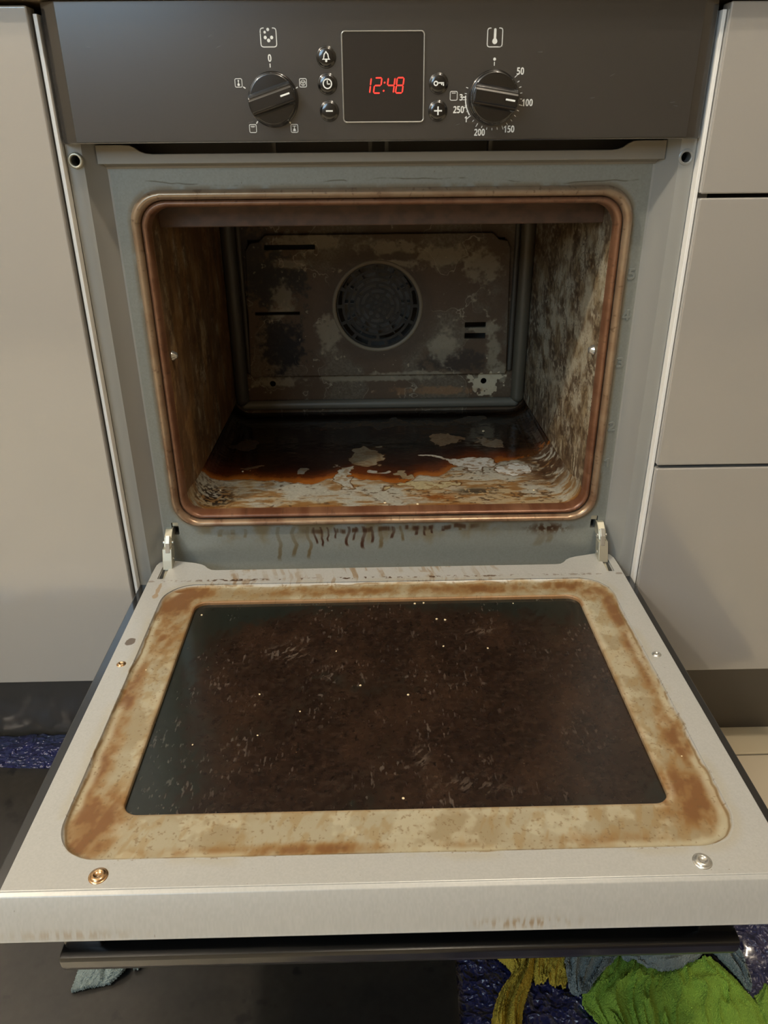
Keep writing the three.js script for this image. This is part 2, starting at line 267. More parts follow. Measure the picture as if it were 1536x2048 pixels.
// gasket and rim round the mouth
const ringPts = o => rrect(0, 0.540 - o * 0.02, 0.2545 - o, 0.188 - o, 0.032 - o * 0.6, 14);
{
  const brown = (seed, base, dark, amt) => paint(640, 480, -0.26, 0.26, 0.345, 0.735, (x, y, c) => {
    const a = Math.atan2(y - 0.54, x), n = fbm(x * 60 + seed, y * 60, 4), n2 = fbm(x * 300, y * 300 + seed, 3);
    c[0] = base[0]; c[1] = base[1]; c[2] = base[2];
    mixc(c, dark, (0.25 + 0.5 * ss(0.3, 0.8, n)) * amt * (0.6 + 0.6 * ss(0.6, 0.36, y))); mixc(c, [70, 48, 32], 0.4 * ss(0.70, 0.8, n2) * amt);
    
    return 0.35;
  });
  const gk = loft([[0, -0.0205], [0.0006, -0.0170], [0.0022, -0.0135], [0.0046, -0.0115], [0.0072, -0.0125], [0.0090, -0.0155], [0.0096, -0.0190], [0.0100, -0.0225]].map(([o, d]) => ({ pts: ringPts(o), d })), (x, y, d) => V3(x, y, d), true);
  planar(gk, 0, 1, -0.26, 0.26, 0.345, 0.735);
  part('door_gasket', gk, new THREE.MeshStandardMaterial({ map: brown(3, [166, 146, 120], [116, 84, 62], 0.9).map, roughness: 0.28, metalness: 0.45 }));
  const rim = loft([[0.0094, -0.0225], [0.0104, -0.0190], [0.0122, -0.0168], [0.0142, -0.0168], [0.0158, -0.0192], [0.0168, -0.0240], [0.0174, -0.0320]].map(([o, d]) => ({ pts: ringPts(o), d })), (x, y, d) => V3(x, y, d), true);
  planar(rim, 0, 1, -0.26, 0.26, 0.345, 0.735);
  part('cavity_rim', rim, new THREE.MeshStandardMaterial({ map: brown(21, [140, 104, 78], [88, 50, 32], 0.9).map, roughness: 0.32, metalness: 0.25 }));
}
// ---- the cavity
const ZB = -0.392, CF = 0.366;
const wallTex = (side) => paint(768, 768, ZB, -0.03, CF, 0.713, (z, y, c) => {
  const n = fbm(z * 34 + side * 31, y * 48, 5), f = fbm(z * 200, y * 110 + side * 7, 3), sc = fbm(z * 700 + y * 300, y * 500 - z * 200, 2);
  c[0] = 170; c[1] = 162; c[2] = 140; const g0 = (vn(z * 1100, y * 700) - 0.5) * 26; c[0] += g0; c[1] += g0; c[2] += g0;
  mixc(c, [128, 108, 76], 0.7 * ss(0.36, 0.70, n)); mixc(c, [92, 70, 46], 0.5 * ss(0.46, 0.66, f) * ss(0.3, 0.6, n));
  mixc(c, [62, 46, 30], 0.7 * ss(0.62, 0.74, sc) * ss(0.40, 0.62, fbm(z * 50, y * 50 + 5, 3)));
  // baked-on splashes above the floor and in patches all over
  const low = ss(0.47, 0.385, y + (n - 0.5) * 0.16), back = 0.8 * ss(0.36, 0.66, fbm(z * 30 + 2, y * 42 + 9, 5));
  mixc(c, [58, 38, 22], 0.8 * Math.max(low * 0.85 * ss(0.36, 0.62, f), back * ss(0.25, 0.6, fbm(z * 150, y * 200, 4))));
  if (side < 0) { mixc(c, [128, 88, 42], 0.6 * ss(0.25, 0.55, fbm(z * 45, y * 18, 4))); mixc(c, [84, 58, 34], 0.6 * ss(0.38, 0.6, fbm(z * 60 + 3, y * 26, 4))); }
  // scratched marks low on the wall
  if (y < 0.47 && y > 0.38 && z > -0.13) { const q = Math.abs(Math.sin((y * 0.7 + z) * 420 + 6 * n)); mixc(c, [40, 30, 20], 0.8 * ss(0.95, 0.995, q) * ss(0.56, 0.66, fbm(z * 80, y * 80 + 3, 2))); }
  return 0.45 + 0.25 * (f - 0.5);
}, true);
const grime = bumpTex(512, (u, v) => fbm(u * 40, v * 40, 4));
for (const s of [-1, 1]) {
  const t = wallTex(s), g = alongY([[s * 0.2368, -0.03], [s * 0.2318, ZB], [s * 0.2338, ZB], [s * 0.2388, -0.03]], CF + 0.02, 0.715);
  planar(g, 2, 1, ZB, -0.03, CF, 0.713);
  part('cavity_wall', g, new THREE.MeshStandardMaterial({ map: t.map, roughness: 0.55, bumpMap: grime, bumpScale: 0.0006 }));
}
{
  const top = [], nArc = 8, r = 0.026, hw = 0.2366;
  for (let i = 0; i <= nArc; i++) { const a = Math.PI + i / nArc * Math.PI / 2; top.push(V2(-hw + r + r * Math.cos(a), CF + r + r * Math.sin(a))); }
  for (let i = 0; i <= nArc; i++) { const a = 1.5 * Math.PI + i / nArc * Math.PI / 2; top.push(V2(hw - r + r * Math.cos(a), CF + r + r * Math.sin(a))); }
  const bottom = top.map(v => V2(v.x * 1.008, v.y - 0.002)).reverse();
  const g = extrude(shapeFrom([...top, ...bottom]), -0.03 - ZB); g.translate(0, 0, ZB); planar(g, 0, 2, -0.2515, 0.2515, ZB, -0.03);
  { const p = g.attributes.position, uv = g.attributes.uv; for (let i = 0; i < p.count; i++) { const x = Math.abs(p.getX(i)); if (x > hw - r) { const a = Math.acos(Math.max(-1, Math.min(1, (CF + r - p.getY(i)) / r))); uv.setX(i, 0.5 + Math.sign(p.getX(i)) * (hw - r + r * a) / 0.503); } } }
  const blob = (x, z, cx, cz, rx, rz, w) => { const d = Math.hypot((x - cx) / rx, (z - cz) / rz) + w; return ss(1.08, 0.94, d); };
  const ft = paint(1100, 800, -0.2515, 0.2515, ZB, -0.03, (x, z, c) => {
    const n = fbm(x * 26, z * 26, 5), w = (fbm(x * 55 + 4, z * 55, 4) - 0.5) * 1.3, f = fbm(x * 180, z * 260, 4), st = fbm(x * 60, z * 420, 3);
    // enamel: grey with brown film
    c[0] = 146; c[1] = 144; c[2] = 132; const g0 = (fbm(x * 500, z * 500, 2) - 0.5) * 24; c[0] += g0; c[1] += g0; c[2] += g0;
    mixc(c, [146, 118, 74], 0.55 * ss(0.38, 0.66, n)); 
    mixc(c, [112, 74, 32], 0.75 * ss(0.44, 0.66, fbm(x * 60, z * 200, 4)) * ss(0.32, 0.56, n + 0.06));
    mixc(c, [58, 40, 24], 0.7 * ss(0.60, 0.74, f) * ss(0.35, 0.6, fbm(x * 35, z * 35 + 8, 3)));
    let rough = 0.5;
    // pool of burnt syrup: everything behind an uneven shoreline
    const shore = -0.098 + 0.022 * Math.sin(x * 14 + 0.6) + (x > -0.09 ? -0.03 * ss(-0.09, -0.05, x) : 0) + (x > 0.0 ? -0.05 * ss(0.02, 0.12, x) : 0) + (fbm(x * 40, 7, 4) - 0.5) * 0.035 + (w * 0.008);
    const d = shore - z;                                        // > 0: inside the pool
    if (d > 0) {
      const k = ss(0, 0.002, d); mixc(c, [132, 76, 26], k);
      mixc(c, [84, 38, 10], ss(0.004, 0.022, d + (n - 0.5) * 0.03)); mixc(c, [38, 18, 8], ss(0.018, 0.06, d + (n - 0.5) * 0.05)); mixc(c, [20, 12, 8], 0.8 * ss(0.06, 0.14, d + (n - 0.5) * 0.09));
      rough = 0.5 - 0.38 * k;
    } else if (d > -0.002) mixc(c, [70, 34, 10], 0.85 * ss(-0.002, -0.0005, d));
    // places where the crust has flaked off
    const P = [[-0.028, -0.200, 0.030, 0.030, [128, 116, 94], w * 0.5], [-0.046, -0.13, 0.013, 0.04, [150, 150, 140], w * 0.6], [0.086, -0.255, 0.021, 0.022, [140, 116, 88], w * 0.45], [0.16, -0.238, 0.022, 0.021, [134, 120, 100], w * 0.5], [0.12, -0.172, 0.031, 0.020, [176, 176, 170], w * 0.9], [0.075, -0.188, 0.022, 0.006, [170, 168, 156], w * 0.6], [0.182, -0.148, 0.024, 0.014, [184, 186, 182], w * 0.8], [0.05, -0.10, 0.05, 0.012, [150, 140, 108], w], [-0.11, -0.15, 0.014, 0.007, [130, 124, 112], w * 0.6], [-0.17, -0.165, 0.02, 0.006, [92, 70, 46], w], [0.03, -0.13, 0.018, 0.008, [128, 116, 92], w], [0.02, -0.33, 0.1, 0.016, [60, 54, 46], w], [0.14, -0.345, 0.03, 0.01, [66, 60, 52], w], [-0.20, -0.25, 0.012, 0.02, [60, 50, 40], w], [0.0, -0.15, 0.01, 0.006, [150, 148, 140], w]];
    const wx = (fbm(x * 42 + 3, z * 42, 4) - 0.5) * 0.05, wz = (fbm(x * 42, z * 42 + 30, 4) - 0.5) * 0.045;
    for (const [cx, cz, rx, rz, col, ww] of P) { const e = Math.hypot((x - cx + wx) / rx, (z - cz + wz) / rz) + ww * 0.6; if (e < 1.16) { mixc(c, [70, 42, 18], 0.9 * ss(1.16, 1.03, e)); const k = ss(1.04, 0.94, e); mixc(c, [col[0] + g0, col[1] + g0, col[2] + g0], k); mixc(c, [104, 72, 38], 0.5 * k * ss(0.52, 0.66, f)); rough += (0.5 - rough) * k; } }
    // dark crumbs in the left front corner, charred smear in front, brown scrubbing on the right
    mixc(c, [34, 22, 12], 0.85 * Math.min(1, 1.4 * gauss(x, z, -0.215, -0.07, 0.022, 0.03)) * ss(0.48, 0.58, fbm(x * 320, z * 320, 3)));
    mixc(c, [54, 46, 34], 0.85 * Math.min(1, 1.5 * gauss(x, z, 0.115, -0.077, 0.02, 0.008)) * ss(0.38, 0.5, fbm(x * 260, z * 200, 3)));
    mixc(c, [112, 62, 20], 0.8 * Math.min(1, 1.3 * gauss(x, z, 0.06, -0.06, 0.03, 0.008)) * ss(0.40, 0.52, fbm(x * 120, z * 300, 3)));
    mixc(c, [58, 36, 18], 0.85 * ss(0.165, 0.215, x + (n - 0.5) * 0.05) * ss(-0.07, -0.13, z) * ss(0.36, 0.56, fbm(x * 120 + z * 60, z * 150, 4)));
    mixc(c, [120, 74, 26], 0.75 * ss(-0.046, -0.036, z + (fbm(x * 30, 2, 3) - 0.5) * 0.016) * ss(0.35, 0.55, fbm(x * 50, z * 200, 3)));
    if (vn(x * 700, z * 700) > 0.985) mixc(c, [215, 205, 185], 0.7);
    return rough;
  }, true);
  part('cavity_floor', g, new THREE.MeshPhysicalMaterial({ map: ft.map, roughness: 1, roughnessMap: ft.rough, bumpMap: grime, bumpScale: 0.0005 }));
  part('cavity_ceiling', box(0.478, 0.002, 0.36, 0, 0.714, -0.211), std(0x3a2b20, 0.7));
  part('grill_apron', merge([rbox(0.4735, 0.026, 0.004, 0.0015, 0, 0.701, -0.062), box(0.472, 0.002, 0.05, 0, 0.689, -0.086)]), new THREE.MeshStandardMaterial({ map: paint(512, 64, 0, 8, 0, 1, (x, y, c) => { const n = fbm(x * 6, y * 3, 4); c[0] = 84; c[1] = 60; c[2] = 44; mixc(c, [62, 44, 32], 0.7 * ss(0.3, 0.75, n)); }).map, roughness: 0.5 }));
}
{ // back of the cavity with the fan plate
  const bw = partGroup('back_wall');
  const ash = paint(960, 700, -0.236, 0.236, CF, 0.713, (x, y, c) => {
    const n = fbm(x * 18 + 3, y * 18, 5), f = fbm(x * 90, y * 90, 4), g0 = (fbm(x * 420, y * 420, 2) - 0.5) * 30;
    c[0] = 100 + g0; c[1] = 88 + g0; c[2] = 70 + g0;
    mixc(c, [84, 64, 44], 0.8 * ss(0.40, 0.6, n));
    const A = (cx, cy, rx, ry, t) => gauss(x, y, cx, cy, rx, ry) * 1.6 + (f - 0.5) * 1.3 > t ? 1 : 0;
    const f2 = fbm(x * 200 + 7, y * 200, 4), soft = (cx, cy, rx, ry) => ss(0.35, 0.95, Math.min(1.1, gauss(x, y, cx, cy, rx, ry) * 1.3) + (f - 0.5) * 1.1 + (f2 - 0.5) * 0.8);
    // sooty patches
    mixc(c, [26, 24, 20], 0.9 * soft(-0.155, 0.572, 0.045, 0.045)); mixc(c, [14, 10, 8], 0.95 * soft(-0.152, 0.475, 0.036, 0.045)); mixc(c, [30, 26, 22], 0.7 * soft(-0.19, 0.61, 0.03, 0.05)); mixc(c, [44, 36, 28], 0.7 * soft(0.12, 0.45, 0.06, 0.02));
    // scorched halo round the fan
    const r = Math.hypot(x + 0.0025, y - 0.536); mixc(c, [70, 54, 38], 0.7 * ss(0.1, 0.075, r + (n - 0.5) * 0.03));
    // pale ash
    const pale = [150, 140, 116];
    for (const [cx, cy, rx, ry] of [[-0.10, 0.632, 0.06, 0.014], [0.02, 0.622, 0.06, 0.012], [-0.135, 0.60, 0.028, 0.008], [-0.145, 0.548, 0.022, 0.028], [-0.155, 0.53, 0.014, 0.012], [0.155, 0.595, 0.03, 0.03], [0.095, 0.61, 0.05, 0.018], [0.10, 0.475, 0.026, 0.03], [0.178, 0.46, 0.012, 0.04], [0.165, 0.50, 0.03, 0.01], [-0.165, 0.416, 0.04, 0.009], [0.17, 0.412, 0.024, 0.018], [0.19, 0.43, 0.016, 0.02], [-0.02, 0.422, 0.12, 0.006], [-0.08, 0.5, 0.02, 0.03], [0.06, 0.43, 0.08, 0.005], [0.02, 0.60, 0.05, 0.006]]) mixc(c, pale, 0.75 * soft(cx, cy, rx, ry));
    mixc(c, [206, 192, 160], 0.85 * ss(0.62, 0.72, Math.min(1.1, gauss(x, y, 0.172, 0.412, 0.028, 0.02) * 1.4) + (fbm(x * 130, y * 130, 3) - 0.5) * 1.6));
    mixc(c, [150, 108, 70], 0.6 * soft(0.09, 0.40, 0.08, 0.008));
    mixc(c, [180, 172, 150], 0.6 * ss(0.008, 0.002, Math.abs(n - 0.52)) * ss(0.52, 0.6, fbm(x * 8, y * 8 + 4, 3)));
    if (vn(x * 420, y * 420) > 0.975) mixc(c, [36, 28, 22], 0.8);
  });
  const am = new THREE.MeshStandardMaterial({ map: ash.map, roughness: 0.6, bumpMap: grime, bumpScale: 0.0005 });
  const open = [V2(-0.194, 0.436), V2(-0.194, 0.634), V2(0.188, 0.634), V2(0.188, 0.436)];
  const back = extrude(shapeFrom([V2(-0.235, 0.364), V2(0.235, 0.364), V2(0.235, 0.714), V2(-0.235, 0.714)], [open, circlePts(-0.172, 0.4145, 0.0048, 18), circlePts(0.167, 0.4145, 0.0048, 18)]), 0.002); back.translate(0, 0, ZB - 0.002); planar(back, 0, 1, -0.236, 0.236, CF, 0.713); mesh('rear_sheet', back, am, bw);
  mesh('fan_housing', merge([box(0.44, 0.26, 0.0015, 0, 0.525, ZB - 0.075), box(0.44, 0.0015, 0.073, 0, 0.654, ZB - 0.0385), box(0.44, 0.0015, 0.073, 0, 0.396, ZB - 0.0385), ...[-1, 1].map(k => box(0.0015, 0.26, 0.073, k * 0.22, 0.525, ZB - 0.0385))]), M.sheet, bw);
  { const blades = []; for (let i = 0; i < 12; i++) { const g = box(0.0012, 0.018, 0.022, 0, 0.046, 0); g.rotateZ(i * Math.PI / 6); blades.push(g); } const disc = cyl(0.056, 0.056, 0.0015, 40); disc.rotateX(Math.PI / 2); disc.translate(0, 0, -0.011); blades.push(disc); mesh('fan_wheel', merge(blades).translate(-0.0025, 0.536, ZB - 0.030), M.sheet, bw); }
  const cx = -0.0025, cy = 0.536;
  const slot = (x0, x1, y0, y1) => rrect((x0 + x1) / 2, (y0 + y1) / 2, (x1 - x0) / 2, (y1 - y0) / 2, Math.min(0.0012, (y1 - y0) / 2.2), 3);
  const plate = extrude(shapeFrom([V2(-0.203, 0.4285), V2(0.199, 0.4285), V2(0.201, 0.433), V2(0.196, 0.62), V2(0.191, 0.630), V2(0.178, 0.6325), V2(0.170, 0.6405), V2(0.166, 0.6415), V2(-0.164, 0.6415), V2(-0.168, 0.6405), V2(-0.176, 0.6325), V2(-0.190, 0.630), V2(-0.197, 0.62), V2(-0.205, 0.433)],
    [circlePts(cx, cy, 0.0640, 48), slot(-0.169, -0.094, 0.6210, 0.6275), slot(-0.190, -0.122, 0.5253, 0.5298), slot(0.1326, 0.165, 0.5025, 0.5103), slot(0.1326, 0.165, 0.4852, 0.4935)]), 0.004, 0.0012);
  plate.translate(0, 0, ZB + 0.003); planar(plate, 0, 1, -0.236, 0.236, CF, 0.713); mesh('fan_plate', plate, am, bw);
  const ringG = new THREE.TorusGeometry(0.0665, 0.0032, 10, 56); ringG.scale(1, 1, 0.7); ringG.translate(cx, cy, ZB + 0.0075); planar(ringG, 0, 1, -0.236, 0.236, CF, 0.713); mesh('fan_ring', ringG, std(0x7d705a, 0.55), bw);
  const holes = [], ringOf = (r0, r1, n, fill, ph) => { for (let i = 0; i < n; i++) { const a = ph + i / n * 2 * Math.PI, h = Math.PI / n * fill; holes.push(arcSlot(cx, cy, r0, r1, a - h, a + h)); } };
  ringOf(0.0545, 0.0610, 14, 0.80, 0.22); ringOf(0.0455, 0.0505, 6, 0.90, 0); ringOf(0.0370, 0.0420, 6, 0.89, 0.5); ringOf(0.0285, 0.0335, 6, 0.87, 0); ringOf(0.0205, 0.0255, 6, 0.82, 0.5);
  for (let i = 0; i < 8; i++) holes.push(circlePts(cx + 0.0145 * Math.cos(i * Math.PI / 4), cy + 0.0145 * Math.sin(i * Math.PI / 4), 0.0036, 10));
  for (let i = 0; i < 4; i++) holes.push(circlePts(cx + 0.0058 * Math.cos(i * Math.PI / 2 + 0.4), cy + 0.0058 * Math.sin(i * Math.PI / 2 + 0.4), 0.0028, 10));
  const grille = extrude(shapeFrom(circlePts(cx, cy, 0.0648, 64), holes), 0.0014); grille.translate(0, 0, ZB + 0.0028); mesh('fan_grille', grille, std(0x2b2720, 0.55, { metalness: 0.2 }), bw);
  const bar = new THREE.CapsuleGeometry(0.0075, 0.435, 6, 16); bar.rotateZ(Math.PI / 2); bar.translate(0, 0.381, ZB + 0.006); mesh('bottom_bead', bar, std(0x6c675a, 0.42), bw);
  for (const s of [-1, 1]) { const p = new THREE.CapsuleGeometry(0.0105, 0.300, 6, 20); p.translate(s * 0.2215, 0.54, ZB + 0.006); mesh('corner_post', p, std(s < 0 ? 0x4c4943 : 0x5c5546, 0.42, { metalness: 0.1 }), bw);  // how light falls on posts and bottom bead is put into their colours
    const q = new THREE.CapsuleGeometry(0.004, 0.22, 4, 12); q.translate(s * 0.2065, 0.545, ZB + 0.002); mesh('side_bead', q, std(0x4a443a, 0.5), bw); }
}
for (const s of [-1, 1]) { // rack stud low on each side wall
  const g = new THREE.LatheGeometry([V2(0, 0.006), V2(0.003, 0.0055), V2(0.0042, 0.003), V2(0.0055, 0.0012), V2(0.0058, 0)], 20); g.rotateZ(s * Math.PI / 2); g.translate(s * 0.2362, 0.555, -0.042);
  part('rack_stud', g, M.steelBright);
}
// ---- control panel
const ZP = 0.0212;
{
  const pan = partGroup('control_panel');
  mesh('panel_body', toCreasedNormals(alongY([[-0.297, -0.004], [-0.2972, 0.0115], [-0.2958, 0.0138], [-0.2832, 0.0199], [-0.2815, 0.0205], [0.2815, 0.0205], [0.2832, 0.0199], [0.2958, 0.0138], [0.2972, 0.0115], [0.297, -0.004]], 0.7705, 0.8800, 0.0008), 0.35), M.panelEnd, pan);
  const W = 2048, x0 = -0.2815, x1 = 0.2815, y0 = 0.7712, y1 = 0.8792, k = W / (x1 - x0), H = Math.round((y1 - y0) * k);
  const cv = document.createElement('canvas'); cv.width = W; cv.height = H; const c = cv.getContext('2d');
  c.fillStyle = '#2c2c2c'; c.fillRect(0, 0, W, H);
  const X = x => (x - x0) * k, Y = y => (y1 - y) * k, white = '#e6e8e4';
  c.strokeStyle = c.fillStyle = white; c.lineCap = 'round'; c.lineJoin = 'round';
  const line = (a, b, d, e, w = 0.0008) => { c.lineWidth = w * k; c.beginPath(); c.moveTo(X(a), Y(b)); c.lineTo(X(d), Y(e)); c.stroke(); };
  const rr = (cx, cy, w, h, r, lw = 0.0007, open = false) => { c.lineWidth = lw * k; c.beginPath(); const a = X(cx - w / 2), b = Y(cy + h / 2), ww = w * k, hh = h * k, q = r * k; if (open) { c.moveTo(a + ww * 0.22, b); c.lineTo(a + q, b); c.quadraticCurveTo(a, b, a, b + q); c.lineTo(a, b + hh - q); c.quadraticCurveTo(a, b + hh, a + q, b + hh); c.lineTo(a + ww - q, b + hh); c.quadraticCurveTo(a + ww, b + hh, a + ww, b + hh - q); c.lineTo(a + ww, b + q); c.quadraticCurveTo(a + ww, b, a + ww - q, b); c.lineTo(a + ww * 0.78, b); } else { c.moveTo(a + q, b); c.lineTo(a + ww - q, b); c.quadraticCurveTo(a + ww, b, a + ww, b + q); c.lineTo(a + ww, b + hh - q); c.quadraticCurveTo(a + ww, b + hh, a + ww - q, b + hh); c.lineTo(a + q, b + hh); c.quadraticCurveTo(a, b + hh, a, b + hh - q); c.lineTo(a, b + q); c.quadraticCurveTo(a, b, a + q, b); } c.stroke(); };
  const dot = (x, y, r) => { c.beginPath(); c.arc(X(x), Y(y), r * k, 0, 7); c.fill(); };
  const text = (t, x, y, h) => { c.save(); c.translate(X(x), Y(y)); c.scale(0.8, 1); c.font = 'bold ' + Math.round(h * k * 1.38) + 'px sans-serif'; c.textAlign = 'center'; c.textBaseline = 'middle'; c.fillText(t, 0, 0); c.restore(); };
  // left: function icon with ring of dots, 0, four function symbols
  rr(-0.0999, 0.8525, 0.0138, 0.0142, 0.0024, 0.0008, true);
  for (const [dx, dy, r] of [[-0.0030, 0.0040, 0.0011], [-0.0002, 0.0060, 0.0013], [-0.0028, 0.0, 0.0014], [0.0028, 0.0, 0.0014], [0, -0.0022, 0.0015]]) dot(-0.0999 + dx, 0.8525 + dy, r);
  text('0', -0.1, 0.8368, 0.0056); line(-0.1, 0.8325, -0.1, 0.8300, 0.0009);
  const sym = [[-0.1292, 0.8179], [-0.0716, 0.8176], [-0.1193, 0.7813], [-0.0814, 0.7811]];
  sym.forEach(([x, y]) => rr(x, y, 0.0062, 0.0066, 0.0012, 0.0006));
  line(sym[0][0], sym[0][1] + 0.0018, sym[0][0], sym[0][1] - 0.0006, 0.0007); dot(sym[0][0], sym[0][1] + 0.0017, 0.0007); dot(sym[0][0], sym[0][1] - 0.0014, 0.0011);
  c.lineWidth = 0.0005 * k; c.beginPath(); c.arc(X(sym[1][0]), Y(sym[1][1]), 0.0021 * k, 0, 7); c.stroke(); for (let i = 0; i < 3; i++) dot(sym[1][0] + 0.0009 * Math.cos(i * 2.1 + 0.5), sym[1][1] + 0.0009 * Math.sin(i * 2.1 + 0.5), 0.0006);
  line(sym[2][0] - 0.0017, sym[2][1] + 0.0018, sym[2][0] + 0.0017, sym[2][1] + 0.0018, 0.0007); line(sym[2][0] - 0.0014, sym[2][1] + 0.0009, sym[2][0] + 0.0014, sym[2][1] + 0.0009, 0.0004);
  line(sym[3][0] - 0.0016, sym[3][1] + 0.0019, sym[3][0] + 0.0016, sym[3][1] + 0.0019, 0.0005); line(sym[3][0], sym[3][1] + 0.0017, sym[3][0], sym[3][1], 0.0006); dot(sym[3][0], sym[3][1] - 0.0012, 0.0012); line(sym[3][0] - 0.0018, sym[3][1] - 0.0022, sym[3][0] + 0.0018, sym[3][1] - 0.0022, 0.0004);
  line(-0.1250, 0.8146, -0.1236, 0.8138, 0.001); line(-0.0780, 0.8135, -0.0768, 0.8141, 0.001); line(-0.1156, 0.7855, -0.1146, 0.7869, 0.001); line(-0.0848, 0.7855, -0.0857, 0.7868, 0.001);
  // right: thermometer icon, dot, degrees
  rr(0.0989, 0.8513, 0.0132, 0.0142, 0.0022, 0.0008, true); line(0.0989, 0.8572, 0.0989, 0.8500, 0.0022); dot(0.0989, 0.8485, 0.0023);
  dot(0.0995, 0.8348, 0.0013); line(0.0995, 0.8325, 0.0995, 0.8300, 0.0008);
  text('50', 0.1232, 0.8252, 0.0056); text('100', 0.1312, 0.8003, 0.0056); text('150', 0.1159, 0.7787, 0.0056); text('200', 0.0888, 0.7762, 0.0056); text('1', 0.0759, 0.7872, 0.005); text('250', 0.0688, 0.7950, 0.0056); text('3', 0.0708, 0.8052, 0.0054);
  rr(0.0640, 0.8063, 0.0064, 0.0070, 0.0012, 0.0006); line(0.0624, 0.8085, 0.0656, 0.8085, 0.0006);
  for (let i = 0; i <= 22; i++) { const a = (41 - i * 10.9) * Math.PI / 180, big = i % 5 === 0, r0 = 0.0246, r1 = big ? 0.0276 : 0.0262; line(0.1 + r0 * Math.cos(a), 0.8045 + r0 * Math.sin(a), 0.1 + r1 * Math.cos(a), 0.8045 + r1 * Math.sin(a), 0.0006); }
  c.lineWidth = 0.0011 * k; c.beginPath(); c.arc(X(0.1), Y(0.8045), 0.0252 * k, Math.PI * 0.82, Math.PI * 1.02); c.stroke();
  line(0.0724, 0.8052, 0.0748, 0.8052, 0.0011); line(0.0738, 0.7966, 0.0752, 0.7972, 0.0008); line(0.0768, 0.7878, 0.0788, 0.7895, 0.0008);
  // faint scratches in the glass
  c.strokeStyle = '#5a5a58'; const rg = rng(5); for (let i = 0; i < 14; i++) { const x = -0.27 + rg() * 0.54, y = 0.775 + rg() * 0.09, a = rg() * 0.8 - 0.2; line(x, y, x + 0.004 * Math.cos(a), y + 0.004 * Math.sin(a), 0.0003); }
  const tex = new THREE.CanvasTexture(cv); tex.colorSpace = THREE.SRGBColorSpace;
  const fas = box(x1 - x0, y1 - y0, 0.0008, 0, (y0 + y1) / 2, 0.0208); planar(fas, 0, 1, x0, x1, y0, y1);
  mesh('printed_glass', fas, new THREE.MeshPhysicalMaterial({ map: tex, roughness: 0.25, ior: 1.8, clearcoat: 1, clearcoatRoughness: 0.07 }), pan);
}
{ // clock display
  const d = partGroup('clock_display');
  const cx = 0.0004, cy = 0.8212, hw = 0.0370, hh = 0.0362;
  mesh('display_pane', extrude(shapeFrom(rrect(cx, cy, hw - 0.0008, hh - 0.0008, 0.003, 5)), 0.0006).translate(0, 0, ZP), phys(0x1c1b1b, 0.25, { clearcoat: 1, clearcoatRoughness: 0.05 }), d);
  const prof = [[0, 0], [0.0001, 0.0012], [0.0006, 0.0016], [0.0012, 0.0012], [0.0014, 0.0002]].map(([o, h]) => ({ pts: rrect(cx, cy, hw - o, hh - o, 0.0036 - o, 6), d: ZP + h }));
  mesh('display_bezel', loft(prof, (x, y, z) => V3(x, y, z), true), phys(0xb6b6b0, 0.2, { metalness: 0.6, clearcoat: 1 }), d);
  const red = new THREE.MeshStandardMaterial({ color: 0x400402, emissive: new THREE.Color(1.0, 0.05, 0.03), emissiveIntensity: 2.4, roughness: 0.5 });
  const L = 0.0057, T = 0.00125, seg = (x, y, vert) => { const s = vert ? [V2(0, L / 2), V2(T / 2, L / 2 - T / 2), V2(T / 2, -L / 2 + T / 2), V2(0, -L / 2), V2(-T / 2, -L / 2 + T / 2), V2(-T / 2, L / 2 - T / 2)] : [V2(-0.0028, 0), V2(-0.0022, T / 2), V2(0.0022, T / 2), V2(0.0028, 0), V2(0.0022, -T / 2), V2(-0.0022, -T / 2)]; return new THREE.ExtrudeGeometry(shapeFrom(s.map(v => V2(v.x + x, v.y + y))), { depth: 0.0002, bevelEnabled: false }); };
  const SEG = { a: [0, 0.0060, 0], b: [0.0030, 0.0030, 1], c: [0.0030, -0.0030, 1], d: [0, -0.0060, 0], e: [-0.0030, -0.0030, 1], f: [-0.0030, 0.0030, 1], g: [0, 0, 0] };
  const put = (name, gs, x) => { const g = merge(gs); const p = g.attributes.position; for (let i = 0; i < p.count; i++) p.setX(i, p.getX(i) + 0.14 * p.getY(i)); g.translate(x, 0.8150, ZP + 0.0007); mesh(name, g, red, d); };
  [['bc', -0.0142], ['abged', -0.0047], ['fgbc', 0.0071], ['abcdefg', 0.0151]].forEach(([s, x]) => put('digit', [...s].map(k => seg(...SEG[k])), x));
  put('colon', [0.0022, -0.0042].map(y => new THREE.CylinderGeometry(0.0008, 0.0008, 0.0002, 12).rotateX(Math.PI / 2).translate(0, y, 0.0001)), 0.0012);
}
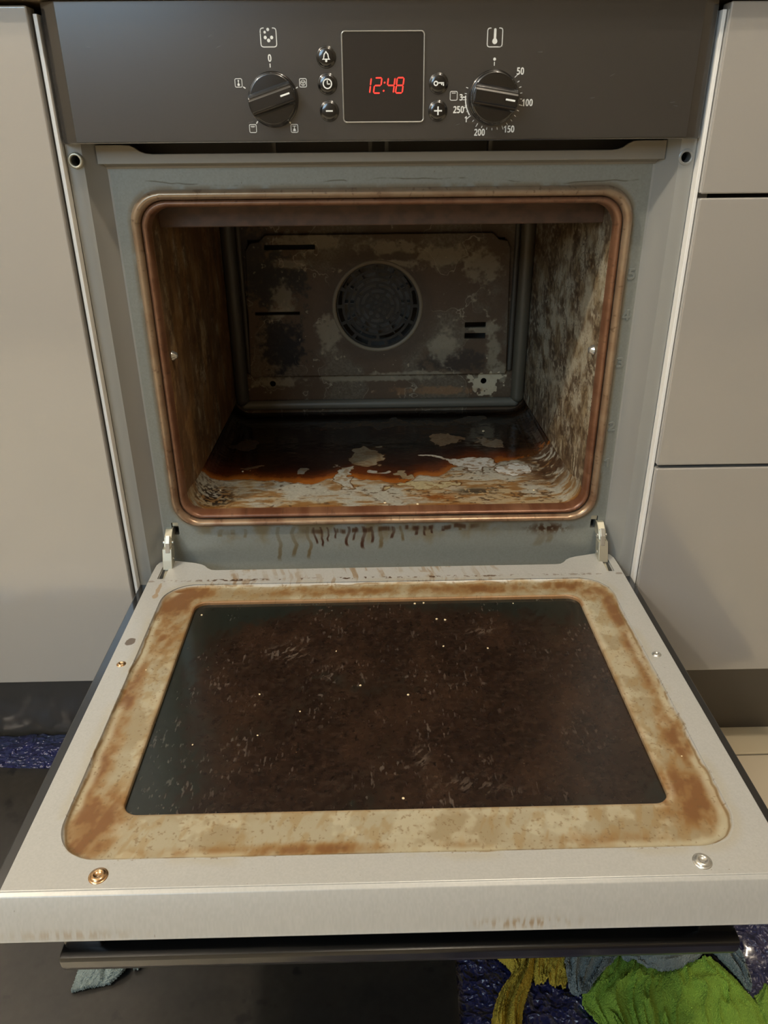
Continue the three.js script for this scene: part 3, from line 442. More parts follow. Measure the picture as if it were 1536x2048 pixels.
// buttons
{
  const ringShape = (r1, r0) => shapeFrom(circlePts(0, 0, r1, 28), [circlePts(0, 0, r0, 28)]);
  const flat = s => extrude(s, 0.0003), bar = (x, y, w, h) => box(w, h, 0.0003, x, y, 0.00015);
  const bell = shapeFrom([V2(-0.0036, -0.0022), V2(-0.0026, -0.001), V2(-0.0021, 0.002), V2(-0.0008, 0.0036), V2(0, 0.0046), V2(0.0008, 0.0036), V2(0.0021, 0.002), V2(0.0026, -0.001), V2(0.0036, -0.0022)], [[V2(-0.0022, -0.0014), V2(0.0022, -0.0014), V2(0.0016, -0.0006), V2(0.0012, 0.0017), V2(0, 0.0031), V2(-0.0012, 0.0017), V2(-0.0016, -0.0006)]]);
  const S = {
    bell: () => [flat(bell), flat(shapeFrom(circlePts(0, -0.0031, 0.0010, 12)))],
    clock: () => [flat(ringShape(0.0042, 0.0032)), bar(0, 0.0011, 0.0008, 0.0030), bar(0.0011, -0.0002, 0.0026, 0.0008)],
    minus: () => [bar(0, 0, 0.0062, 0.0012)],
    key: () => [flat(ringShape(0.0021, 0.0011)).translate(-0.0026, 0, 0), bar(0.0019, 0.0004, 0.0056, 0.0010), bar(0.0042, -0.0008, 0.0010, 0.0022), bar(0.0026, -0.0006, 0.0009, 0.0014)],
    plus: () => [bar(0, 0, 0.0072, 0.0012), bar(0, 0.00205, 0.0012, 0.0029), bar(0, -0.00205, 0.0012, 0.0029)],
  };
  for (const [k, x, y] of [['bell', -0.0500, 0.8374], ['clock', -0.0497, 0.8166], ['minus', -0.0488, 0.7950], ['key', 0.0500, 0.8162], ['plus', 0.0498, 0.7944]]) {
    const g = partGroup('button');
    g.userData.label = 'round black button with a white ' + k + ' symbol';
    const dome = new THREE.LatheGeometry([V2(0.0088, 0), V2(0.0088, 0.0006), V2(0.0082, 0.0010), V2(0.0078, 0.0009), V2(0.0074, 0.0016), V2(0.0064, 0.0023), V2(0.004, 0.0027), V2(0.0001, 0.0028)], 40); dome.rotateX(Math.PI / 2); dome.translate(x, y, ZP); mesh('button_cap', dome, M.knob, g);
    mesh('symbol', merge(S[k]()).translate(x, y, ZP + 0.00275), M.print, g);
  }
}
// knobs
for (const [x, y, turn] of [[-0.0990, 0.8044, 17], [0.1000, 0.8044, -9]]) {
  const k = partGroup('knob'); k.position.x += x; k.position.y += y; k.position.z += ZP; k.rotation.z = turn * Math.PI / 180;
  const body = new THREE.LatheGeometry([V2(0.0225, -0.0004), V2(0.0226, 0.0012), V2(0.0216, 0.0014), V2(0.0214, 0.002), V2(0.0210, 0.0085), V2(0.0204, 0.0098), V2(0.0192, 0.0104), V2(0.0001, 0.0106)], 64); body.rotateX(Math.PI / 2); mesh('dial', body, M.knob, k);
  // rounded grip bar across the dial
  const sec = new THREE.Shape(); sec.moveTo(-0.0098, 0.0); sec.bezierCurveTo(-0.0088, 0.0060, -0.0072, 0.0090, -0.0050, 0.0098); sec.lineTo(0.0035, 0.0098); sec.bezierCurveTo(0.0058, 0.0088, 0.0078, 0.0055, 0.0098, 0.0);
  const grip = new THREE.ExtrudeGeometry(sec, { depth: 0.0375, bevelEnabled: true, bevelThickness: 0.0012, bevelSize: 0.0012, bevelOffset: -0.0012, bevelSegments: 3, curveSegments: 10 });
  grip.translate(0, 0, -0.01875); grip.rotateY(Math.PI / 2); grip.rotateX(Math.PI / 2); grip.translate(0, 0, 0.0098);
  // trim the bar ends to the round dial
  { const p = grip.attributes.position; for (let i = 0; i < p.count; i++) { const px = p.getX(i), py = p.getY(i), lim = Math.sqrt(Math.max(0, 0.0206 ** 2 - py * py)); if (Math.abs(px) > lim) p.setX(i, Math.sign(px) * lim); } grip.computeVertexNormals(); }
  mesh('grip', grip, M.knob, k);
  mesh('pointer', rbox(0.0085, 0.0015, 0.0006, 0.0002, 0.0128, -0.0005, 0.0197), M.print, k);
}
// ---- hinges
for (const s of [-1, 1]) {
  const h = partGroup('hinge');
  mesh('hinge_pocket', merge([box(0.010, 0.019, 0.001, s * 0.2545, 0.3485, -0.040), box(0.001, 0.019, 0.018, s * 0.2598, 0.3485, -0.031), box(0.001, 0.019, 0.018, s * 0.2492, 0.3485, -0.031), box(0.010, 0.001, 0.018, s * 0.2545, 0.3578, -0.031), box(0.010, 0.001, 0.018, s * 0.2545, 0.3392, -0.031)]), M.sheet, h);
  mesh('pocket_plate', rbox(0.0078, 0.0060, 0.002, 0.0005, s * 0.2545, 0.3535, -0.0235), M.zinc, h);
  const prof = (pts, t, x) => { const g = extrude(new THREE.Shape(pts.map(([z, y]) => V2(-z, y))), t, 0.0006); g.rotateY(Math.PI / 2); g.translate(x - t / 2, 0, 0); return g; };
  const arm = [[-0.030, 0.3500], [-0.016, 0.3500], [-0.006, 0.3440], [0.000, 0.3350], [0.004, 0.3200], [0.010, 0.3085], [0.034, 0.3030], [0.034, 0.2960], [0.004, 0.2960], [-0.006, 0.3060], [-0.010, 0.3220], [-0.013, 0.3330], [-0.030, 0.3400]];
  mesh('hinge_arm', prof(arm, 0.0074, s * 0.2610), M.zinc, h);
  mesh('hinge_link', prof([[-0.004, 0.3475], [0.002, 0.3400], [0.0055, 0.3290], [0.0030, 0.3270], [-0.004, 0.3360], [-0.010, 0.3430]], 0.0042, s * 0.2605), M.steelBright, h);
  mesh('hinge_cheek', prof([[-0.006, 0.3330], [0.0035, 0.3330], [0.0085, 0.3200], [0.0120, 0.3100], [0.0060, 0.3085], [-0.004, 0.3200]], 0.0100, s * 0.2615), M.zinc, h);
  for (const [z, y] of [[-0.007, 0.3370], [0.0, 0.3180]]) { const r = cyl(0.0024, 0.0024, 0.0118, 16); r.rotateZ(Math.PI / 2); r.translate(s * 0.2613, y, z); mesh('rivet', r, M.steelBright, h); }
}
// ---- the open door
{
  const door = partGroup('door'), YD = 0.310;
  const PO = { cz: 0.2353, hw: 0.2550, hh: 0.1882, r: 0.036 }, PI2 = { cz: 0.2288, hw: 0.2145, hh: 0.1493, r: 0.013 };
  const dm = paint(1440, 1270, -0.280, 0.280, -0.012, 0.482, (x, z, c) => {
    const dI = sdr(x, z, 0, PI2.cz, PI2.hw, PI2.hh, PI2.r); if (dI < -0.004) { c[0] = c[1] = c[2] = 60; return; }
    const g0 = (vn(x * 900, z * 900) - 0.5) * 7, n = fbm(x * 22 + 9, z * 22, 5), f = fbm(x * 110, z * 110, 3), fine = fbm(x * 420, z * 420, 3);
    c[0] = 174 + g0; c[1] = 174 + g0; c[2] = 170 + g0;
    const wob = (fbm(x * 45, z * 45 + 3, 3) - 0.5) * 0.008, dO = -sdr(x, z, 0, PO.cz, PO.hw, PO.hh, PO.r) + wob * 0.6;
    if (dO > 0) {
      const k = ss(0, 0.005, dO), hair = fbm(x * 160 + z * 60, z * 70 - x * 40, 3);
      mixc(c, [160, 150, 122], 0.85 * k); mixc(c, [140, 122, 90], 0.55 * k * ss(0.40, 0.68, n)); mixc(c, [146, 118, 74], 0.4 * k * ss(0.5, 0.7, hair));
      // burnt-on fat: thick where it ran together
      let b = 0;
      for (const [cx, cz, rx, rz, a] of [[-0.240, 0.075, 0.026, 0.045, 1.5], [-0.228, 0.060, 0.036, 0.018, 1.2], [-0.235, 0.140, 0.026, 0.05, 0.7], [-0.247, 0.245, 0.012, 0.08, 0.9], [-0.247, 0.330, 0.015, 0.06, 0.95], [-0.234, 0.388, 0.026, 0.04, 1.15], [-0.06, 0.415, 0.06, 0.007, 0.9], [-0.15, 0.415, 0.06, 0.006, 0.55], [0.233, 0.372, 0.03, 0.036, 1.15], [0.243, 0.31, 0.015, 0.06, 0.85], [0.246, 0.20, 0.010, 0.09, 0.9], [0.247, 0.11, 0.010, 0.05, 1.1], [0.236, 0.07, 0.024, 0.022, 0.8], [0.21, 0.060, 0.05, 0.014, 0.85], [0.10, 0.062, 0.10, 0.012, 0.95], [-0.06, 0.062, 0.11, 0.012, 0.8], [0.15, 0.412, 0.07, 0.009, 0.5], [0.05, 0.414, 0.03, 0.005, 0.4]]) b = Math.max(b, a * gauss(x, z, cx, cz, rx, rz));
      const bb = Math.min(1, b * (0.65 + 0.6 * ss(0.3, 0.7, 0.5 * f + 0.5 * hair)));
      mixc(c, [136, 102, 60], 0.85 * k * ss(0.12, 0.75, bb)); mixc(c, [112, 74, 42], 0.75 * k * ss(0.5, 1.05, bb));
      // wiped paler streaks and a clean crescent along the rim of the tray
      mixc(c, [190, 184, 160], 0.5 * k * ss(0.54, 0.70, fbm(x * 60 + z * 30, z * 60 - x * 30, 4)) * (1 - Math.min(1, b)));
      mixc(c, [184, 178, 154], 0.7 * k * ss(0.012, 0.006, dO) * ss(0.38, 0.62, n) * (z > 0.06 ? 1 : 0));
      mixc(c, [110, 84, 50], 0.6 * ss(0.0012, 0.0002, Math.abs(dO - 0.0025)) * ss(0.42, 0.56, fbm(x * 50, z * 50 + 6, 3)));
      mixc(c, [200, 192, 168], 0.5 * ss(0.009, 0.003, dI) * ss(0.42, 0.6, fbm(x * 70, z * 70 + 11, 3)) * (x > 0.2 ? 1 : 0.3));
      mixc(c, [142, 96, 56], 0.7 * ss(0.004, 0.0, dI) * (z < 0.1 ? 1 : 0.4));
      mixc(c, [104, 80, 50], 0.4 * ss(0.66, 0.8, fine)); mixc(c, [56, 38, 24], 0.7 * ss(0.985, 0.995, vn(x * 420, z * 420)) * ss(0.4, 0.6, n));
    } else if (dO > -0.010) mixc(c, [168, 158, 132], 0.35 * ss(-0.010, 0, dO) * ss(0.45, 0.62, n));
    // runs across the strip by the hinge side
    if (z < 0.048 && z > 0.01) {
      const band = Math.max(gauss(x, 0, -0.178, 0, 0.03, 1), gauss(x, 0, -0.03, 0, 0.05, 1), 0.8 * gauss(x, 0, 0.06, 0, 0.03, 1), 0.5 * gauss(x, 0, 0.12, 0, 0.03, 1), 0.5 * gauss(x, 0, -0.11, 0, 0.05, 1));
      mixc(c, [124, 92, 54], 0.6 * band * ss(0.50, 0.68, fbm(x * 220 + Math.sin(z * 120) * 0.5, z * 30, 4)) * ss(0.3, 0.6, fbm(x * 50, z * 90, 3)));
      mixc(c, [70, 46, 26], 0.8 * ss(0.003, 0.001, Math.abs(z - 0.0395)) * ss(0.55, 0.66, fbm(x * 240, z * 300, 3)) * (0.4 + band));
    }
    // a few separate marks on the clean border
    mixc(c, [84, 70, 56], 0.8 * ss(1.1, 0.9, Math.hypot((x + 0.266) / 0.0045, (z - 0.158) / 0.006) + (f - 0.5) * 1.2));
    mixc(c, [150, 120, 84], 0.6 * ss(1.1, 0.8, Math.hypot((x + 0.262) / 0.003, (z - 0.062) / 0.014) + (f - 0.5) * 1.6));
    if (z > 0.44) { const t = Math.max(gauss(x, z, 0.085, 0.4612, 0.03, 0.0009), 0.5 * gauss(x, z, -0.23, 0.4615, 0.04, 0.0009)); mixc(c, [130, 100, 62], 0.6 * t * ss(0.45, 0.65, fine)); }
    if (vn(x * 420 + 50, z * 420) > 0.9925) mixc(c, [90, 70, 50], 0.6);
  });
  const metal = new THREE.MeshStandardMaterial({ map: dm.map, roughness: 0.36, metalness: 0.15, bumpMap: grime, bumpScale: 0.0002 });
  const uvD = g => planar(g, 0, 2, -0.280, 0.280, -0.012, 0.482);
  // flat of the inner panel with ogee hinge corners, tray opening and hinge slots
  const half = [V2(0.203, 0.0155), V2(0.209, 0.0145), V2(0.214, 0.0105), V2(0.218, 0.0050), V2(0.223, 0.0012), V2(0.231, -0.0022), V2(0.258, -0.0090), V2(0.268, -0.0095), V2(0.2745, -0.0060), V2(0.2772, 0.0020), V2(0.2780, 0.0200), V2(0.2780, 0.4470)];
  const outline = [...half, ...half.slice().reverse().map(v => V2(-v.x, v.y))];
  const neg = a => a.map(v => V2(v.x, -v.y));
  const slots = [-1, 1].map(s => rrect(s * 0.2645, 0.0175, 0.0050, 0.0175, 0.0015, 3));
  const flat = extrude(shapeFrom(neg(outline), [neg(rrect(0, PO.cz, PO.hw, PO.hh, PO.r, 14)), ...slots.map(neg)]), 0.0024, 0.0008); flat.rotateX(-Math.PI / 2); flat.translate(0, YD - 0.0024 - 0.0008 + 0.0008, 0);
  const ring = (o, p, d, i = 0) => ({ pts: rrect(0, p.cz, p.hw - o, p.hh - o, p.r - o * 0.5, 14), d });
  const tray = loft([ring(-0.0008, PO, YD + 0.0002), ring(0.0012, PO, YD - 0.0006), ring(0.0032, PO, YD - 0.0022), ring(0.0052, PO, YD - 0.0027), ring(-0.0030, PI2, YD - 0.0030), ring(-0.0008, PI2, YD - 0.0033), ring(0, PI2, YD - 0.0042), ring(0, PI2, YD - 0.0072)], (x, y, d) => V3(x, d, y), false);
  const lip = toCreasedNormals(alongX([[0.4455, YD], [0.4474, YD - 0.0001], [0.4487, YD - 0.0005], [0.4496, YD - 0.0012], [0.4502, YD - 0.0021], [0.4588, YD - 0.0166], [0.4592, YD - 0.0172], [0.4594, YD - 0.0180], [0.4622, YD - 0.0296], [0.4628, YD - 0.0306], [0.4626, YD - 0.0314], [0.4606, YD - 0.0314], [0.4572, YD - 0.0180], [0.4484, YD - 0.0030], [0.4455, YD - 0.0026]], -0.278, 0.278), 0.7);
  mesh('inner_panel', uvD(merge([flat, tray])), metal, door);
  mesh('front_lip', uvD(lip), metal, door);
  for (const s of [-1, 1]) mesh('side_wall', box(0.0018, 0.0164, 0.446, s * 0.2768, YD - 0.0108, 0.2250), M.steel, door);
  mesh('hinge_side_wall', box(0.40, 0.018, 0.0018, 0, YD - 0.0122, 0.0170), M.steel, door);
  for (const s of [-1, 1]) mesh('slot_well', box(0.013, 0.0012, 0.04, s * 0.2645, YD - 0.0145, 0.0175), M.sheet, door);
  // inner glass
  const gt = paint(1200, 840, -0.216, 0.216, 0.078, 0.380, (x, z, c) => {
    const n = fbm(x * 12 + 2, z * 12, 4), f = fbm(x * 90, z * 90, 4), e = -sdr(x, z, 0, 0.2288, 0.2145, 0.1493, 0.013), st = fbm(x * 500, z * 160, 3);
    c[0] = 30; c[1] = 34; c[2] = 30;
    const big = fbm(x * 7 + 4, z * 9, 3), gr = fbm(x * 260 + z * 60, z * 190, 4);
    const film = ss(-0.25, 0.75, 1.0 - ((x - 0.03) / 0.22) ** 4 - ((z - 0.235) / 0.165) ** 6 + 0.55 * gauss(x, z, 0.02, 0.23, 0.13, 0.09) + (big - 0.6) * 2.0 + (n - 0.5) * 1.4 + (gr - 0.5) * 1.2 - 0.5 * ss(0.13, 0.09, z));
    mixc(c, [38, 25, 18], 0.95 * film); mixc(c, [22, 15, 11], 0.55 * film * ss(0.34, 0.66, gr)); mixc(c, [70, 58, 47], 0.3 * film * ss(0.52, 0.78, fbm(x * 150, z * 380 + 9, 4)));
    mixc(c, [54, 38, 27], 0.5 * film * ss(0.45, 0.75, fbm(x * 28, z * 20 + 5, 4)));
    // scuffs and dried spots
    const sc = ss(0.68, 0.80, st) * ss(0.46, 0.64, fbm(x * 30 + 5, z * 30, 3)); mixc(c, [118, 108, 98], 0.4 * sc);
    for (const [cx, cz, rx, rz, a] of [[-0.105, 0.17, 0.018, 0.012, 0.6], [0.022, 0.32, 0.006, 0.012, 0.45], [0.06, 0.352, 0.03, 0.010, 0.35], [-0.06, 0.20, 0.01, 0.02, 0.3], [0.10, 0.14, 0.02, 0.006, 0.4]]) mixc(c, [120, 110, 100], a * Math.min(1, 1.3 * gauss(x, z, cx, cz, rx, rz)) * ss(0.54, 0.66, fbm((x + z) * 260, (x - z) * 90, 3)));
    if (vn(x * 520, z * 520) > 0.988 && f > 0.45) mixc(c, [150, 140, 128], 0.6);
    if (fbm(x * 420, z * 420, 2) < 0.22) mixc(c, [12, 8, 6], 0.7);
    return 0.15 + 0.16 * film * (0.5 + 0.5 * fbm(x * 300, z * 300, 3)) + 0.3 * sc;
  }, true);
  const pane = extrude(shapeFrom(neg(rrect(0, 0.2288, 0.2195, 0.1543, 0.014, 6))), 0.003); pane.rotateX(-Math.PI / 2); pane.translate(0, YD - 0.0101, 0); planar(pane, 0, 2, -0.216, 0.216, 0.078, 0.380);
  mesh('inner_glass', pane, new THREE.MeshPhysicalMaterial({ map: gt.map, roughness: 1, roughnessMap: gt.rough, clearcoat: 0.25, clearcoatRoughness: 0.15 }), door);
  mesh('outer_glass', rbox(0.594, 0.0055, 0.443, 0.0014, 0, YD - 0.0218, 0.2345, 2), M.glassBlack, door);
  // screws: two small on the sides, two large in pressed dimples at the front
  const head = (r, h) => { const a = new THREE.LatheGeometry([V2(r * 1.25, 0), V2(r * 1.22, h * 0.35), V2(r * 1.05, h * 0.45), V2(r, h * 0.4), V2(r * 0.96, h * 0.8), V2(r * 0.7, h), V2(r * 0.5, h), V2(r * 0.44, h * 0.55), V2(0.0001, h * 0.5)], 32); return a; };
  for (const [x, z, r] of [[-0.2652, 0.1942, 0.0038], [0.2640, 0.1952, 0.0038], [-0.2130, 0.4362, 0.0056], [0.2152, 0.4358, 0.0056]]) {
    const sc = mesh('screw', head(r, r * 0.5), x < 0 ? M.screw : M.steelBright, door); sc.position.set(x, YD + 0.0002, z); sc.userData.label = x < 0 ? 'screw head with warm reflected light put into its colour' : 'bright screw head';  // left heads tinted by the warm light they mirror, right heads plain
  }
  // handle hanging under the front edge
  const bar = [[0.4390, 0.2612], [0.4590, 0.2612], [0.4622, 0.2602], [0.4634, 0.2575], [0.4630, 0.2510], [0.4600, 0.2440], [0.4560, 0.2418], [0.4480, 0.2412], [0.4400, 0.2430], [0.4370, 0.2480], [0.4370, 0.2590]];
  const hb = toCreasedNormals(merge([alongX(bar, -0.240, 0.240, 0.0015), ...[-1, 1].map(s => rbox(0.0270, 0.0320, 0.0180, 0.002, s * 0.2262, 0.2715, 0.4460))]), 0.6);
  mesh('handle', hb, M.handle, door);
}
// crumbs lying on the glass and on the cavity floor
{
  const r = rng(41), list = [], crumb = (x, y, z, s) => { const g = new THREE.IcosahedronGeometry(s, 0); g.scale(1, 0.6, 0.7 + r() * 0.6); g.rotateY(r() * 6); g.translate(x, y + s * 0.4, z); list.push(g); };
  for (const [x, z] of [[0.03, 0.085], [0.04, 0.084], [0.061, 0.118], [0.052, 0.116], [0.055, 0.165], [0.14, 0.088], [-0.205, 0.10], [-0.125, 0.235], [-0.085, 0.26], [-0.12, 0.29], [-0.175, 0.30], [0.005, 0.365], [0.015, 0.24], [-0.055, 0.17], [0.10, 0.17], [-0.03, 0.225]]) crumb(x, 0.303, z, 0.0008 + r() * 0.0007);
  for (const [x, z] of [[-0.21, -0.09], [0.19, -0.075], [0.0, -0.045], [0.04, -0.04], [-0.19, -0.15], [0.155, -0.29]]) crumb(x, 0.366, z, 0.0012 + r() * 0.0012);
  for (const [x, z] of [[0.24, 0.33], [-0.24, 0.2]]) crumb(x, 0.3072, z, 0.0008);
  const m = mesh('crumbs', merge(list), std(0xe2cfa8, 0.8)); m.userData = { label: 'pale food crumbs scattered on the oven door and cavity floor', category: 'crumbs', kind: 'stuff' };
}

// ------------------------------------------------------------ sheets on the floor
{
  const cr = bumpTex(640, (u, v) => { const a = fbm(u * 30, v * 30, 4), b = fbm(u * 70 + 9, v * 70, 3); return 0.6 * (1 - Math.abs(2 * a - 1)) ** 2 + 0.4 * (1 - Math.abs(2 * b - 1)) ** 3; }, 2);
  const h = (x, z) => { const a = fbm(x * 9 + 4, z * 9, 3), b = fbm(x * 26, z * 26 + 7, 3), c = fbm(x * 70 + 3, z * 70, 2); return 0.0015 + 0.006 * (1 - Math.abs(2 * a - 1)) ** 3 + 0.005 * (1 - Math.abs(2 * b - 1)) ** 3 + 0.0018 * (1 - Math.abs(2 * c - 1)) ** 2; };
  // sheet between two rails (front and back edges) running in x
  const sheet = (back, front, nx, nz, hf, t) => {
    const bc = new THREE.SplineCurve(back.map(p => V2(...p))), fc = new THREE.SplineCurve(front.map(p => V2(...p))), pos = [], uv = [], idx = [];
    for (let l = 0; l < 2; l++) for (let j = 0; j <= nz; j++) for (let i = 0; i <= nx; i++) { const p = bc.getPoint(i / nx).lerp(fc.getPoint(i / nx), j / nz); pos.push(p.x, hf(p.x, p.y) + (l ? -t : 0), p.y); uv.push(p.x, p.y); }
    const n = (nx + 1) * (nz + 1), q = (a, b, c, d) => idx.push(a, c, b, b, c, d);
    for (let j = 0; j < nz; j++) for (let i = 0; i < nx; i++) { const a = j * (nx + 1) + i; q(a, a + 1, a + nx + 1, a + nx + 2); q(n + a + 1, n + a, n + a + nx + 2, n + a + nx + 1); }
    for (let i = 0; i < nx; i++) { q(i + n, i + n + 1, i, i + 1); const a = nz * (nx + 1) + i; q(a, a + 1, a + n, a + n + 1); }
    for (let j = 0; j < nz; j++) { const a = j * (nx + 1); q(a, a + nx + 1, a + n, a + nx + 1 + n); const b = a + nx; q(b + nx + 1, b, b + nx + 1 + n, b + n); }
    const g = new THREE.BufferGeometry(); g.setAttribute('position', new THREE.Float32BufferAttribute(pos, 3)); g.setAttribute('uv', new THREE.Float32BufferAttribute(uv, 2)); g.setIndex(idx); g.computeVertexNormals(); return g;
  };
  const tarp = sheet([[-0.95, -0.035], [-0.6, -0.044], [-0.3, -0.046], [-0.05, -0.02], [0.12, 0.09], [0.26, 0.17], [0.42, 0.20], [0.60, 0.24]], [[-0.98, 0.46], [-0.6, 0.48], [-0.3, 0.50], [-0.05, 0.62], [0.12, 0.90], [0.26, 1.12], [0.42, 1.10], [0.66, 1.16]], 360, 160, h, 0.0006);
  tag(mesh('plastic_sheet', tarp, phys(0x23264e, 0.26, { ior: 1.6, bumpMap: cr, bumpScale: 0.006, clearcoat: 1, clearcoatRoughness: 0.12 })), 'crumpled dark blue plastic sheet spread over the tiles under the oven door', 'plastic sheet');
  const mt = paint(640, 640, -0.9, 0.1, 0, 1, (x, z, c) => { const n = fbm(x * 14, z * 14, 5), f = fbm(x * 200, z * 200, 3); c[0] = 36; c[1] = 33; c[2] = 28; mixc(c, [27, 25, 22], ss(0.35, 0.65, n)); mixc(c, [16, 13, 11], 0.9 * ss(0.74, 0.80, fbm(x * 60 + 3, z * 60, 4))); if (vn(x * 300, z * 300) > 0.996) mixc(c, [190, 185, 175], 0.9); const g = (f - 0.5) * 14; c[0] += g; c[1] += g; c[2] += g; });
  const mat = sheet([[-0.92, 0.012], [-0.6, 0.018], [-0.47, 0.027], [-0.2, 0.03], [0.072, 0.03]], [[-0.94, 0.40], [-0.6, 0.44], [-0.47, 0.46], [-0.2, 0.50], [0.055, 0.50]], 60, 30, (x, z) => 0.0125 + 0.0015 * fbm(x * 7, z * 7, 2), 0.0022);
  planar(mat, 0, 2, -0.9, 0.1, 0, 1);
  tag(mesh('floor_mat', mat, new THREE.MeshPhysicalMaterial({ map: mt.map, roughness: 0.5, clearcoat: 0.25, clearcoatRoughness: 0.3 })), 'smooth dark brown protective mat lying on the blue plastic sheet', 'mat');

  // ---- microfibre cloths: folds made between two rails, with terry pile
  const pile = bumpTex(512, (u, v) => 0.55 * vn(u * 170, v * 170) + 0.45 * fbm(u * 60, v * 60, 3), 6);
  const tuft = (g, amt, seed) => { const p = g.attributes.position, n = g.attributes.normal, r = rng(seed); for (let i = 0; i < p.count; i++) { const d = (r() - 0.4) * amt; p.setXYZ(i, p.getX(i) + n.getX(i) * d, p.getY(i) + n.getY(i) * d, p.getZ(i) + n.getZ(i) * d); } g.computeVertexNormals(); return g; };
  // what lies under a cloth: the sheet, the mat and the cloths laid before it
  const support = new Map(), fresh = [], cell = (x, z, i = 0, j = 0) => (Math.round(x / 0.002) + i) * 100000 + Math.round(z / 0.002) + j;
  const settle = () => { for (const [x, z, y] of fresh) for (let i = -1; i <= 1; i++) for (let j = -1; j <= 1; j++) { const k = cell(x, z, i, j); support.set(k, Math.max(support.get(k) ?? 0, y)); } fresh.length = 0; };
  // rails: [x, height, z]; fold(u, v) adds height
  const cloth = (A, B, nu, nv, fold, t = 0.0035, amp = 1) => {
    const a = new THREE.CatmullRomCurve3(A.map(p => V3(...p))), b = new THREE.CatmullRomCurve3(B.map(p => V3(...p))), pos = [], uv = [], idx = [];
    const top = []; for (let j = 0; j <= nv; j++) for (let i = 0; i <= nu; i++) {
      const u = i / nu, v = j / nv, p = a.getPoint(u).lerp(b.getPoint(u), v), edge = Math.min(1, Math.min(v, 1 - v) * 6);
      const w1 = fbm(v * 7 + u * 2 + p.x * 9, u * 2.2 + p.z * 5, 2), w2 = fbm(p.x * 70, p.z * 45 + 9, 2);
      p.y += fold(u, v) * (0.25 + 0.75 * edge) + amp * (0.0002 + 0.008 * edge) * (1 - Math.abs(2 * w1 - 1)) ** 4 + 0.0015 * edge * (1 - Math.abs(2 * w2 - 1)) ** 2; top.push(p);
    }
    const under = p => Math.max(h(p.x, p.z) + 0.0024, p.x < 0.07 ? 0.0152 : 0, support.get(cell(p.x, p.z)) ?? 0);
    for (let l = 0; l < 2; l++) top.forEach(p => { const f = under(p); pos.push(p.x, l ? Math.max(p.y - t, f) : Math.max(p.y, f + t), p.z); uv.push(p.x * 4, p.z * 4); });
    fresh.push(...top.map(p => [p.x, p.z, Math.max(p.y, under(p) + t) + 0.002]));
    const n = (nu + 1) * (nv + 1), q = (a, b, c, d) => idx.push(a, c, b, b, c, d);
    for (let j = 0; j < nv; j++) for (let i = 0; i < nu; i++) { const k = j * (nu + 1) + i; q(k, k + 1, k + nu + 1, k + nu + 2); q(n + k + 1, n + k, n + k + nu + 2, n + k + nu + 1); }
    for (let i = 0; i < nu; i++) { q(i + n, i + n + 1, i, i + 1); const k = nv * (nu + 1) + i; q(k, k + 1, k + n, k + n + 1); }
    for (let j = 0; j < nv; j++) { const k = j * (nu + 1); q(k, k + nu + 1, k + n, k + nu + 1 + n); const e = k + nu; q(e + nu + 1, e, e + nu + 1 + n, e + n); }
    const g = new THREE.BufferGeometry(); g.setAttribute('position', new THREE.Float32BufferAttribute(pos, 3)); g.setAttribute('uv', new THREE.Float32BufferAttribute(uv, 2)); g.setIndex(idx); g.computeVertexNormals(); return tuft(g, 0.0016, nu * 31 + nv);
  };
  const cm = (hex) => new THREE.MeshPhysicalMaterial({ color: hex, roughness: 0.95, sheen: 0.5, sheenRoughness: 0.6, sheenColor: new THREE.Color(hex), bumpMap: pile, bumpScale: 0.002 });
  const ridge = (u, f, ph) => Math.abs(Math.sin(u * f + ph)) ;
  // yellow
  tag(mesh('yellow_cloth', merge([
    cloth([[0.082, 0.010, 0.262], [0.100, 0.012, 0.300], [0.117, 0.016, 0.326], [0.102, 0.016, 0.345], [0.090, 0.012, 0.372], [0.088, 0.010, 0.42]], [[0.150, 0.012, 0.262], [0.152, 0.018, 0.298], [0.142, 0.020, 0.318], [0.134, 0.018, 0.338], [0.122, 0.014, 0.362], [0.112, 0.010, 0.42]], 150, 70, (u, v) => 0.010 * Math.sin(v * 8 + u * 3) ** 2 + 0.004 * fbm(u * 9, v * 6, 2)),
    cloth([[0.140, 0.014, 0.270], [0.140, 0.018, 0.300], [0.137, 0.016, 0.318], [0.140, 0.010, 0.334]], [[0.185, 0.012, 0.270], [0.182, 0.016, 0.300], [0.176, 0.016, 0.325], [0.168, 0.010, 0.340]], 90, 64, (u, v) => 0.008 * Math.sin(v * 7 + u * 5) ** 2 + 0.003 * fbm(u * 8, v * 8, 2)),
  ]), cm(0xdfc246)), 'yellow terry cloth twisted under the front edge of the oven door', 'cloth', 'cleaning cloths');
  settle();
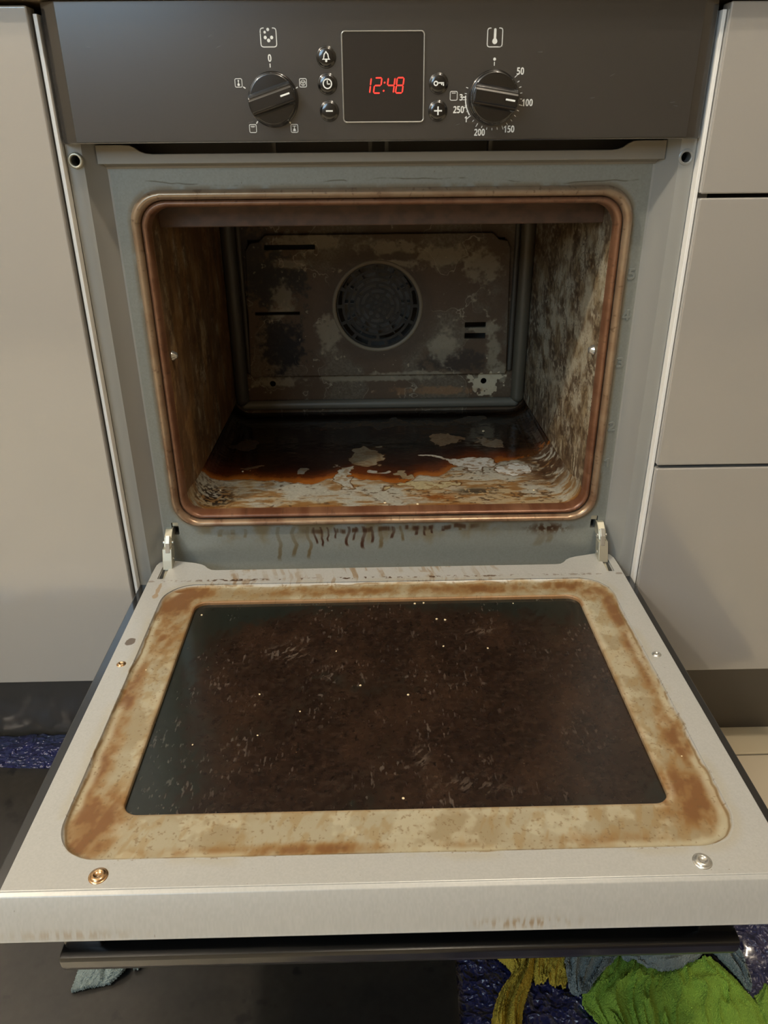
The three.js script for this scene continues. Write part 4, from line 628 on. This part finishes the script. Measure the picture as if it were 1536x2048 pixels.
  // green
  tag(mesh('green_cloth', merge([
    cloth([[0.215, 0.010, 0.300], [0.196, 0.012, 0.336], [0.182, 0.010, 0.352], [0.196, 0.010, 0.385], [0.20, 0.010, 0.43]], [[0.262, 0.018, 0.300], [0.268, 0.022, 0.330], [0.256, 0.020, 0.350], [0.250, 0.018, 0.380], [0.25, 0.012, 0.43]], 150, 100, (u, v) => 0.008 * Math.sin(v * 6 + u * 4) ** 2 + 0.004 * fbm(u * 5, v * 5, 2)),
    cloth([[0.240, 0.012, 0.318], [0.242, 0.014, 0.345], [0.236, 0.014, 0.372], [0.226, 0.012, 0.43]], [[0.330, 0.012, 0.318], [0.342, 0.014, 0.340], [0.352, 0.014, 0.368], [0.356, 0.010, 0.43]], 150, 160, (u, v) => 0.006 * Math.sin(v * 7 + u * 5 + 2 * fbm(u * 3, v * 3, 2)) ** 2 + 0.008 * ss(0.9, 0.2, u) * fbm(u * 4, v * 4, 2)),
  ]), cm(0x9cc248)), 'bright lime green microfibre cloth crumpled below the grey one', 'cloth', 'cleaning cloths');
  tag(mesh('green_cloth', cloth([[0.352, 0.010, 0.352], [0.350, 0.014, 0.372], [0.352, 0.010, 0.42]], [[0.400, 0.010, 0.338], [0.405, 0.012, 0.372], [0.405, 0.010, 0.42]], 50, 40, (u, v) => 0.014 * Math.sin(v * 7 + u * 3) ** 2), cm(0x98bc48)), 'small rolled edge of a lime green cloth farthest right', 'cloth', 'cleaning cloths');
  settle();
  // grey
  tag(mesh('grey_cloth', merge([
    cloth([[0.170, 0.018, 0.272], [0.172, 0.020, 0.300], [0.170, 0.020, 0.325], [0.173, 0.016, 0.346], [0.180, 0.014, 0.350]], [[0.262, 0.018, 0.272], [0.262, 0.028, 0.298], [0.236, 0.028, 0.312], [0.206, 0.022, 0.334], [0.186, 0.016, 0.350]], 120, 110, (u, v) => 0.003 * Math.sin(v * 4 + u * 2) + 0.003 * fbm(u * 7, v * 7, 3)),
    cloth([[0.235, 0.024, 0.275], [0.262, 0.026, 0.272], [0.296, 0.024, 0.272], [0.330, 0.020, 0.278], [0.352, 0.018, 0.292], [0.356, 0.014, 0.325], [0.350, 0.010, 0.348]], [[0.222, 0.022, 0.310], [0.246, 0.028, 0.332], [0.276, 0.032, 0.336], [0.302, 0.030, 0.324], [0.322, 0.026, 0.312], [0.335, 0.018, 0.326], [0.345, 0.010, 0.348]], 190, 90, (u, v) => 0.010 * Math.sin(v * 6.2 - u * 5) ** 2 + 0.004 * fbm(u * 12, v * 6, 3)),
  ]), cm(0x939d9a)), 'grey terry cloth lying on the green one beside the yellow', 'cloth', 'cleaning cloths');
  settle();
  // small grey-blue cloth on the mat
  tag(mesh('grey_cloth', merge([
    cloth([[-0.325, 0.018, 0.268], [-0.320, 0.020, 0.296], [-0.322, 0.019, 0.316], [-0.322, 0.0165, 0.333]], [[-0.268, 0.018, 0.268], [-0.272, 0.022, 0.296], [-0.273, 0.024, 0.314], [-0.286, 0.018, 0.326]], 60, 46, (u, v) => 0.006 * Math.sin(v * 3.2 + 0.3) * ss(1, 0.3, u) - 0.005 * Math.exp(-(((v - u * 0.6 - 0.2) / 0.06) ** 2)) + 0.002 * fbm(u * 8, v * 8, 2), 0.0035, 0.15),
    cloth([[-0.270, 0.018, 0.268], [-0.268, 0.019, 0.298], [-0.266, 0.0165, 0.312]], [[-0.252, 0.018, 0.268], [-0.254, 0.020, 0.298], [-0.262, 0.0165, 0.312]], 40, 16, (u, v) => 0.003 * Math.sin(v * 3), 0.0035, 0.1),
  ]), cm(0x9aa8a4)), 'pale grey-blue cloth corner on the dark mat under the door handle', 'cloth', 'cleaning cloths');
}

renderer.render(scene, camera);
